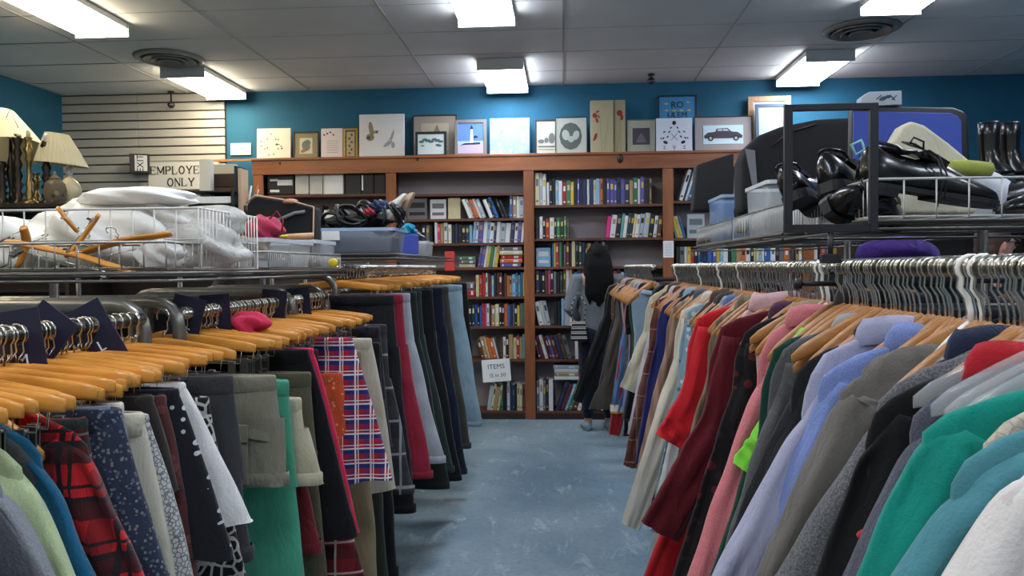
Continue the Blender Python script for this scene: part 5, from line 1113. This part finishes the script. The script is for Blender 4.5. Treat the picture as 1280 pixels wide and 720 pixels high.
# purple jacket over the twin rail, dark clothes there
e=bag((1.10,2.66,1.435),(.13,.10,.052),W_('#5d40a4'),'purple_jacket','bright purple jacket bundled over the rear rail','jacket' and 77,'jacket',.1,2.2)
X2=RX+.6
for i,(y,cx,nm) in enumerate(((2.0,'#1a1b20','black'),(2.12,'#252b3d','navy'),(2.25,'#3a3b3f','charcoal'),(2.38,'#1d2a26','dark green'),(2.85,'#2c2430','dark plum'),(3.0,'#18181b','jet black'),(3.3,'#3a3029','dark brown'),(3.7,'#2a2f3a','slate'))):
    l='%s shirt on the rear rail of the middle right rack'%nm
    e=make_top('R',y,RZ,.2,.19,.23,.6,W_(cx),'dress_shirt',l,'shirt',collar='shirt',ln=.7); e.location.x=X2
    hanger('top',X2,y,RZ,PI,'wooden hanger of the %s shirt on the rear rail'%nm,'hangers on the rear right rail')
# ---------------------------------------------------------------- colourful sandals and boxes on the far-left shelf
SB=mat('sky_strap','#7fb8d6',.4)
p=at_y(492,283,3.6)
shoe('sandal','white and sky blue sandal upright beside the cord pile',(p.x-.02,3.6,1.60),(0,rad(-58),rad(20)),.55,mat('white_leather','#d8d8d4',.35),mat('sole_tan','#a98a6c',.6),'sandal',False)
shoe('sandal','tan sandal leaning upright behind the white one',(p.x+.03,3.66,1.60),(0,rad(-68),rad(30)),.55,mat('tan_leather','#b9a083',.4),mat('sole_brown','#7c5f48',.6),'sandal',False)
tub(-.94+.26,-.60+.0,3.9,4.1,1.47,1.56,'plastic_bin','blue tub right of the large clear bin',plastic('royal_tub','#3f63c4',.9,.3)) if False else None
def bx2(px0,px1,py0,py1,Y,d,name,label,cat,m,bw=.004):
    a=at_y(px0,py1,Y);b=at_y(px1,py0,Y); o=MB().box(-(b.x-a.x)/2,(b.x-a.x)/2,0,d,0,b.z-a.z,0,None,bw).build(name,m,None,((a.x+b.x)/2,Y,a.z)); tag(o,label,cat); return o
a=at_y(508,320,3.95); 
o=bx2(500,518,292,318,3.95,.12,'blue_box','royal blue box beside the large clear bin','box',mat('royal_card','#4358b8',.5)); o.location.z=1.47
o=bag((at_y(510,292,4.0).x,4.01,1.60),(.04,.04,.03),W_('#2ba0c4'),'cloth','turquoise cloth on top of the royal blue box',81,'cloth',.25)
tub(-.86,-.74,4.25,4.5,1.47,1.55,'plastic_bin','small clear tub at the end of the left shelf',CLEAR)
bag((-.82,4.36,1.57),(.05,.05,.025),mat('glossy_black_bag','#1a1a1e',.3),'black_pouch','small glossy black pouch on the last clear tub',83,'pouch',.2)
bag((-.85,4.38,1.60),(.035,.03,.018),W_('#b03a55'),'cloth','small rose cloth on the last clear tub',84,'cloth',.3)
p=at_y(562,322,5.6); o=MB().box(-.035,.035,-.002,.002,-.09,.05,0,None,.004).build('price_card',mat('red_card','#c23b34',.6),None,(p.x,5.6,1.47)); tag(o,'red size card standing above the far left rail','card')
# ---------------------------------------------------------------- cabinets, lamps and clutter far left
CAB=wood('dark_cabinet','#3a2d25','#231a15','z',3)
def cabinet(x0,x1,y0,y1,z,label,name='shelving_unit'):
    e=empty(name,((x0+x1)/2,(y0+y1)/2,0)); tag(e,label,'shelf unit'); w=(x1-x0)/2;l=(y1-y0)/2
    for s_ in (-1,1): MB().box(min(s_*w,s_*(w-.02)),max(s_*w,s_*(w-.02)),-l,l,0,z-.0255).build('side_panel',CAB,e)
    MB().box(-w,w,-l,l,z-.025,z,0,None,.003).build('top_panel',CAB,e); MB().box(-w+.0205,w-.0205,l-.012,l,0,z-.026).build('back_panel',CAB,e)
    for k in range(4): MB().box(-w+.0205,w-.0205,-l,l-.0125,.08+k*(z-.2)/4,.10+k*(z-.2)/4).build('shelf',CAB,e)
    return e
ZL=1.80; cabinet(-3.75,-2.78,4.4,4.8,ZL,'tall dark shelving unit carrying lamps and candlesticks')
ZC2=1.66; cabinet(-2.6,-1.66,3.95,4.35,ZC2,'dark shelving unit carrying frames and desk clutter')
BRASS=mat('aged_brass','#8a7446',.32,.85); DBR=mat('dark_bronze','#2c241c',.35,.6); SHADE=mat('linen_lampshade','#c9c1a2',.85,bump=.2,bs=200)
def lp(px,Y): return at_y(px,200,Y).x
e=empty('table_lamp',(lp(86,4.6),4.6,ZL)); tag(e,'table lamp with pleated cream shade and round white ceramic base','lamp')
MB().lathe([(.03,0),(.04,.012),(.035,.02),(.06,.05),(.068,.09),(.055,.135),(.025,.165),(.014,.18)],24).build('ceramic_base',mat('cream_ceramic','#cdbf9a',.2),e)
MB().lathe([(.012,.18),(.022,.195),(.012,.21),(.02,.225),(.012,.24),(.008,.27),(.006,.30)],18).build('glass_neck',plastic('lamp_glass','#c9d2d2',.7,.08),e)
b=MB(); RG=[]
for (z,r_) in ((.235,.145),(.33,.105),(.42,.062)):
    RG.append([((r_+.004*(k%2))*math.cos(2*PI*k/72)-(.045*(z-.235)/.185),(r_+.004*(k%2))*math.sin(2*PI*k/72),z+(.0)) for k in range(72)])
b.rings(RG,0,False,False,False); o=b.build('lamp_shade',SHADE,e); o.rotation_euler=(rad(0),rad(6),0); o.location=(-.07,0,.015)
e=empty('table_lamp',(lp(-12,4.55)+.13,4.55,ZL)); tag(e,'big lamp with a wide plain shade tilted at the left edge','lamp')
MB().lathe([(.07,0),(.07,.015),(.02,.03),(.012,.1),(.03,.2),(.012,.3),(.008,.40)],20).build('lamp_stem',DBR,e)
b=MB(); b.rings([[(r_*math.cos(2*PI*k/40),r_*math.sin(2*PI*k/40),z) for k in range(40)] for z,r_ in ((.34,.24),(.45,.185),(.60,.105))],0,False,False); o=b.build('lamp_shade',SHADE,e); o.rotation_euler=(rad(-10),rad(-16),0); o.location=(.0,0,.0)
b=MB(); b.tube([(0,0,.40),(.06,0,.45),(.0,0,.58),(-.06,0,.45),(0,0,.40)],.003,6); b.build('harp',BRASS,e)
def stick(px,Y,h,m,prof_,label,cm=None):
    e=empty('candlestick',(lp(px,Y),Y,ZL)); tag(e,label,'candlestick','candlesticks on the tall shelving unit'); P=[(r_*1.2,z*h) for r_,z in prof_]; MB().lathe(P,18).build('stem',m,e)
    if cm: MB().lathe([(.012,h),(.012,h+.035),(.006,h+.045)],14).build('candle',cm,e)
    return e
pa=[(.045,0),(.05,.02),(.03,.06),(.014,.10),(.024,.16),(.014,.22),(.02,.30),(.012,.36),(.011,.62),(.018,.68),(.012,.74),(.025,.82),(.014,.86),(.016,.96),(.02,1)]
pb=[(.04,0),(.042,.03),(.018,.08),(.026,.15),(.014,.2),(.026,.28),(.014,.34),(.025,.42),(.014,.5),(.024,.58),(.012,.66),(.022,.74),(.012,.82),(.026,.92),(.018,1)]
WAX=mat('cream_wax','#d9d2a8',.5)
stick(36,4.5,.40,BRASS,pa,'tall brass candlestick with a cream candle, between dark twisted ones',WAX); stick(58,4.52,.38,DBR,pb,'dark bronze candlestick with a white candle beside the pleated shade',mat('white_wax','#e2e2dc',.4)); stick(22,4.5,.42,DBR,pb,'dark twisted candlestick left of the tall brass one'); stick(16,4.62,.30,BRASS,pb,'short beaded brass candlestick behind the dark twisted one'); stick(2,4.5,.26,DBR,pb,'dark beaded candlestick at the left edge of the picture'); 
stick(45,4.6,.2,BRASS,pa,'small brass candlestick behind the tall one')
e=empty('ceramic_jar',(lp(68,4.52),4.52,ZL)); tag(e,'mottled brown ceramic jar in front of the pleated lamp','jar'); MB().lathe([(.035,0),(.055,.03),(.065,.08),(.055,.125),(.03,.15)],24).build('jar_body',fabric('#6f6450','floral','#94886c','#4e4435',.7),e); MB().lathe([(.03,.1505),(.033,.158),(.015,.17),(.008,.18),(.012,.19),(.004,.198)],18).build('lid',mat('jar_lid','#7c6f56',.4),e)
cabinet(2.35,3.9,6.5,6.9,1.86,'added dark shelving unit as backdrop before the back wall, far right')  # added unit, a dark backdrop for the gap above the right rails
# clutter beside the staff sign
def onto(o,z): o.location.z=z; return o
Zt=ZC2+.0005
def cl(px0,px1,py0,Y,d,name,label,cat,m,base=None,bw=.003):
    a=at_y(px0,250,Y).x;b=at_y(px1,250,Y).x; zb=Zt if base is None else base; zt_=at_y((px0+px1)/2,py0,Y).z; o=MB().box(-(b-a)/2,(b-a)/2,0,d,0,zt_-zb,0,None,bw).build(name,m,None,((a+b)/2,Y,zb)); tag(o,label,cat); return o
cl(249.5,263,198.5,4.1,.05,'white_box','narrow white box covering the right end of the staff sign','box',mat('warm_white_card','#e4ddcc',.7))
o=cl(264,296,234,4.15,.15,'storage_box','brown wooden box beside the narrow white box','box',wood('walnut','#6b4226','#3d2415','x',5)); zb=o.location.z+.0
o=cl(265,297,217,4.16,.1,'framed_board','dark framed board standing on the brown box','frame',mat('dark_umber_board','#3c2a1d',.6),at_y(280,234,4.15).z+.001)
cl(265,294,205,4.28,.05,'paper_stack','slanted cream papers behind the dark framed board','papers',mat('cream_paper','#d8cdb2',.8)); cl(293,297,207,4.05,.12,'blue_board','thin dark blue board standing on edge','board',mat('dark_blue_board','#1c3145',.6)); cl(297.5,301.5,210,4.03,.1,'wooden_board','thin pale wooden board standing next to the blue one','board',mat('pale_board','#c7a684',.7))
# black desk tray
e=empty('desk_tray',(at_y(262,250,3.98).x,3.98+.02,Zt)); tag(e,'black metal desk tray holding white papers','desk tray'); w=.115
for zz_ in (.02,.085,.15): MB().tube([(-w,0,zz_),(w,0,zz_),(w,.22,zz_),(-w,.22,zz_)],.006,6,closed=True).box(-w,w,0,.22,zz_-.004,zz_-.001).build('tray_level',BLACKM,e)
for s_ in (-1,1): MB().box(s_*w-.006,s_*w+.006,-.006,.006,0,.158).build('tray_post',BLACKM,e)
o=MB().box(-.1,.1,.01,.2,.0,.04).build('paper_stack',PAPER,None,(e.location.x,e.location.y,Zt+.0855)); tag(o,'stack of white papers on the upper level of the black tray','papers')
# pen cups
e=empty('brush_pot',(at_y(308,250,4.1).x,4.1,Zt)); tag(e,'pot crowded with brushes, pens and sticks left of the bookcase','pot'); MB().lathe([(.035,0),(.038,.08),(.036,.082),(.033,.01)],18).build('pot',mat('dark_pot','#2a2624',.4),e)
q=random.Random(5)
for i,cx in enumerate(('#d9d6cf','#c7a684','#e8e6e0','#8a5a3c','#c9c5bd','#b9683c')):
    a=q.uniform(-.35,.35); MB().tube([(.0+.01*(i-2.5),0,.012),(.01*(i-2.5)+a*.16,q.uniform(-.02,.02),.15+.02*(i%3))],[.0035,.0055],7).build('brush',mat('brush_%d'%i,cx,.5),e)
cl(236,248,262,4.0,.1,'folded_board','tan folder leaning beside the black tray','folder',mat('tan_folder','#b49c80',.8)).rotation_euler=(0,rad(-28),0)
# ---------------------------------------------------------------- people
def skin(nodes,edges,name,m,parent=None,vox=.011,extra=None,sm=6):
    """one continuous figure grown around a jointed skeleton, then fused"""
    if nodes is None:
        b=MB(); extra(b); m2=b.mesh(name,m)
    else: m2=skin_grow(nodes,edges,name)
    if extra and nodes is not None:
        b=MB(); b.v=[tuple(v.co) for v in m2.vertices]; b.f=[list(p.vertices) for p in m2.polygons]; b.mi=[0]*len(b.f); b.sm=[True]*len(b.f); extra(b); m2=b.mesh(name,m)
    o=bpy.data.objects.new(name,m2); C.objects.link(o); r=o.modifiers.new('remesh','REMESH'); r.mode='VOXEL'; r.voxel_size=vox; r.use_smooth_shade=True
    s=o.modifiers.new('smooth','SMOOTH'); s.iterations=sm; s.factor=.5
    dg=bpy.context.evaluated_depsgraph_get(); dg.update(); m3=bpy.data.meshes.new_from_object(o.evaluated_get(dg)); bpy.data.objects.remove(o)
    m3.materials.clear(); m3.materials.append(m)
    for p in m3.polygons: p.use_smooth=True
    o=bpy.data.objects.new(name,m3); C.objects.link(o); o.parent=parent; return o
def skin_grow(nodes,edges,name):
    me=bpy.data.meshes.new(name); keys=list(nodes); me.from_pydata([nodes[k][0] for k in keys],[(keys.index(a),keys.index(b)) for a,b in edges],[])
    o=bpy.data.objects.new(name,me); C.objects.link(o); m1=o.modifiers.new('skin','SKIN'); o.data.skin_vertices[0].data[0].use_root=True
    for i,k in enumerate(keys):
        r_=nodes[k][1]; r_=r_ if isinstance(r_,tuple) else (r_,r_); o.data.skin_vertices[0].data[i].radius=r_
    s1=o.modifiers.new('sub','SUBSURF'); s1.levels=2; s1.render_levels=2
    dg=bpy.context.evaluated_depsgraph_get(); dg.update(); m2=bpy.data.meshes.new_from_object(o.evaluated_get(dg)); bpy.data.objects.remove(o)
    return m2
def figure(loc,rz,H,skinm,topm,legm,shoem,label,arms,headturn=0,hairf=None,build=1.0,face=True,legspread=.09):
    """x = right, y = forward (faces +y), origin between the feet"""
    e=empty('person',loc,(0,0,rz)); tag(e,label,'person'); k=H/1.7; hd=H-.115*k
    N={'pelvis':((0,0,.93*k),(.15*build,.11)),'waist':((0,.0,1.07*k),(.125*build,.095)),'chest':((0,0,1.27*k),(.145*build,.105)),'upper':((0,-.005,1.39*k),(.12*build,.08)),'neck':((0,.0,1.475*k),.052),'neck2':((0,.01,1.52*k),.052)}
    E=[('pelvis','waist'),('waist','chest'),('chest','upper'),('upper','neck'),('neck','neck2')]
    for s_,n in ((-1,'l'),(1,'r')):
        N[n+'hip']=((s_*.09,0,.88*k),.092); N[n+'knee']=((s_*legspread,.012,.50*k),.058); N[n+'calf']=((s_*legspread,-.01,.36*k),.055); N[n+'ank']=((s_*legspread,-.012,.09*k),.037); N[n+'heel']=((s_*legspread,-.02,.045),.034); N[n+'toe']=((s_*(legspread+.02),.13,.03),.03)
        E+=[('pelvis',n+'hip'),(n+'hip',n+'knee'),(n+'knee',n+'calf'),(n+'calf',n+'ank'),(n+'ank',n+'heel'),(n+'heel',n+'toe')]
        sh,el,wr=arms[n]; N[n+'sh']=(tuple(x*k for x in sh),.058*build); N[n+'el']=(tuple(x*k for x in el),.042); N[n+'fa']=(tuple((Vector(el)*.6+Vector(wr)*.4)*k),.04); N[n+'wr']=(tuple(x*k for x in wr),.027)
        E+=[('upper',n+'sh'),(n+'sh',n+'el'),(n+'el',n+'fa'),(n+'fa',n+'wr')]
    ht=Matrix.Translation((0,.015,hd))@Matrix.Rotation(headturn,4,'Z')
    def extra(b):
        b.blob((0,0,0),(.075,.095,.112),28,20,M=ht); b.blob((0,.035,-.055),(.052,.055,.058),20,14,M=ht)
        if face:
            b.tube([(0,.085,.02),(0,.108,-.005),(0,.112,-.022)],[.008,.013,.015],10,M=ht); b.blob((0,.085,-.055),(.024,.014,.009),14,8,M=ht); b.blob((0,.088,-.068),(.02,.012,.008),14,8,M=ht); b.blob((0,.078,-.095),(.025,.02,.018),14,8,M=ht)
            b.blob((.032,.085,.022),(.022,.01,.008),12,8,M=ht); b.blob((-.032,.085,.022),(.022,.01,.008),12,8,M=ht)
        for s_ in (-1,1): b.blob((s_*.078,-.005,-.005),(.012,.018,.03),14,10,M=ht)
        for s_,n in ((-1,'l'),(1,'r')):
            el,wr=Vector(N[n+'el'][0]),Vector(N[n+'wr'][0]); d=(wr-el).normalized(); side=d.cross(Vector((0,1,0)));
            if side.length<.2: side=d.cross(Vector((0,0,1)))
            side.normalize(); side*=-s_ if side.x*s_<0 else 1; nr=d.cross(side).normalized()
            b.tube([wr,wr+d*.03,wr+d*.075,wr+d*.09],[.024,.033,.036,.03],12)
            for j,(of,L,r_) in enumerate(((-.027,.066,.0095),(-.009,.078,.0098),(.009,.073,.0095),(.026,.058,.0085))):
                p0=wr+d*.08+side*of; b.tube([p0,p0+d*L*.45+nr*.004,p0+d*L*.75+nr*.016,p0+d*L*.95+nr*.03],[r_*1.1,r_,r_*.95,r_*.75],8)
            p0=wr+d*.025-side*.028; b.tube([p0,p0+d*.03-side*.022+nr*.01,p0+d*.06-side*.026+nr*.02],[.013,.0115,.009],8)
    skin(N,E,'body',skinm,e,.0085,extra,4)
    # clothing as looser skins over the same joints
    g=.014
    def infl(ks,g): return {k_:(N[k_][0],tuple(r_+g for r_ in (N[k_][1] if isinstance(N[k_][1],tuple) else (N[k_][1],)*2))) for k_ in ks}
    def top_x(b):
        P=[(.86,.16*build,.125),(.90,.162*build,.128),(1.07,.142*build,.112),(1.25,.158*build,.122),(1.36,.15*build,.108),(1.43,.10*build,.082),(1.47,.066,.064)]
        b.rings([[(w_*math.cos(a),.0+d_*math.sin(a),z_*k) for a in [2*PI*j/28 for j in range(28)]] for z_,w_,d_ in P],0,True,True)
        for n in 'lr':
            s0,s1,s2,s3=[Vector(N[n+x][0]) for x in ('sh','el','fa','wr')]; c0=Vector((s0.x*.55,0,s0.z-.01))
            b.tube([c0,s0,s0.lerp(s1,.5),s1,s2,s3],[.07,.074,.062,.054,.05,.042],16)
    skin(None,None,'sweatshirt',topm,e,.010,top_x,5)
    L_=infl(['pelvis']+[n+s for n in 'lr' for s in ('hip','knee','calf','ank')],.014); L_['pelvis']=((0,0,.93*k),(.152*build,.115))
    skin(L_,[x for n in 'lr' for x in (('pelvis',n+'hip'),(n+'hip',n+'knee'),(n+'knee',n+'calf'),(n+'calf',n+'ank'))],'trousers',legm,e,.011)
    for s_ in (-1,1):
        b=MB(); RG=[]
        for (y,w,h) in ((-.075,.02,.05),(-.06,.036,.075),(-.02,.04,.085),(.03,.04,.07),(.09,.045,.055),(.14,.043,.045),(.175,.03,.035),(.185,.01,.02)):
            RG.append([(w*math.cos(a),y,max(0.001,h*.5+h*.5*math.sin(a))) for a in [2*PI*j/16 for j in range(16)]])
        b.rings(RG,0,True,True); b.build('shoe',shoem,e,(s_*(legspread+.008),0,0))
    if hairf: hairf(e,ht,k)
    return e
def long_hair(e,ht,k):
    def ex(b):
        b.blob((0,-.012,.022),(.092,.108,.112),26,18,M=ht)
        for i in range(9):
            x=-.075+.019*i; b.tube([(x*.9,-.07,.04),(x*1.05,-.115,-.06),(x*1.25+.01*math.sin(i*2),-.135,-.18),(x*1.35+.015*math.sin(i*3),-.14,-.30),(x*1.1,-.135,-.38-.03*math.sin(i*5))],[.03,.034,.032,.026,.008],9,M=ht)
        for s_ in (-1,1): b.tube([(s_*.07,.01,.05),(s_*.092,-.02,-.05),(s_*.10,-.06,-.15),(s_*.10,-.09,-.26)],[.025,.03,.028,.01],9,M=ht)
    skin({'a':((0,.0,0),.01),'b':((0,0,.02),.01)} if False else {'a':(tuple(ht@Vector((0,-.02,0))),.05),'b':(tuple(ht@Vector((0,-.02,.03))),.05)},[('a','b')],'hair',mat('black_hair','#0b0a0c',.8,0,.2,bump=.9,bs=45),e,.009,ex,3)
wo=figure((.30,6.76,0),rad(6),1.575,mat('skin_tan','#b98a6c',.55),W_('#6d757f','heather','#7d858f'),W_('#1c2438','denim','#151b2c'),mat('sneaker_grey','#8a9aa8',.5),
 'person with long black hair in grey sweatshirt facing the bookcase',{'l':((-.185,-.0,1.39),(-.27,-.03,1.13),(-.15,.16,1.03)),'r':((.185,-.0,1.39),(.25,.0,1.13),(.14,.2,1.15))},0,long_hair,1.0)
o=MB(); o.prism([(-.07,0),(.07,0),(.055,.16),(-.055,.16)],-.03,.03).tube([(-.05,0,.155),(-.06,0,.3),(.0,0,.42),(.06,0,.3),(.05,0,.155)],.005,6); o=o.build('striped_handbag',W_('#c9c9c6','hstripe','#22242a',None,2),None,(.135,6.60,.78)); tag(o,'black and white striped handbag at the side of the long-haired person','handbag')
def short_hair(e,ht,k):
    def ex(b):
        b.blob((0,-.02,.035),(.084,.098,.10),26,18,M=ht); b.blob((0,-.05,-.02),(.074,.065,.07),20,14,M=ht)
    skin({'a':(tuple(ht@Vector((0,-.03,0.02))),.05),'b':(tuple(ht@Vector((0,-.03,.05))),.05)},[('a','b')],'hair',mat('brown_hair','#4a3529',.6,bump=.5,bs=80),e,.009,ex,3)
    g=MB()
    for s_ in (-1,1): g.tube([(s_*.034+.024*math.cos(a),.108,.016+.017*math.sin(a)) for a in [2*PI*j/18 for j in range(18)]],.0025,6,closed=True,M=ht); g.tube([(s_*.058,.106,.02),(s_*.08,.06,.02),(s_*.084,-.005,.015)],.0025,6,M=ht)
    g.tube([(-.01,.11,.018),(.01,.11,.018)],.0025,6,M=ht); g.build('glasses',mat('glasses_black','#111114',.3),e)
    b=MB()
    for s_ in (-1,1): b.blob((s_*.032,.088,.014),(.013,.008,.008),12,8,M=ht)
    b.build('eyes',mat('eye','#2a211d',.2),e)
figure((2.43,4.60,0),rad(-80),1.61,mat('skin_pink','#c98f7c',.55),W_('#1e2026'),W_('#1b1c22'),mat('dark_shoe','#17171a',.5),
 'person with short brown hair and glasses, head in profile behind the rail',{'l':((-.19,0,1.39),(-.24,.02,1.12),(-.2,.18,1.0)),'r':((.19,0,1.39),(.24,.02,1.12),(.2,.18,1.0))},0,short_hair,1.05)
bpy.context.view_layer.update()
print('LABELS',len(LABELS),[k for k,v in LABELS.items() if v>1][:40])
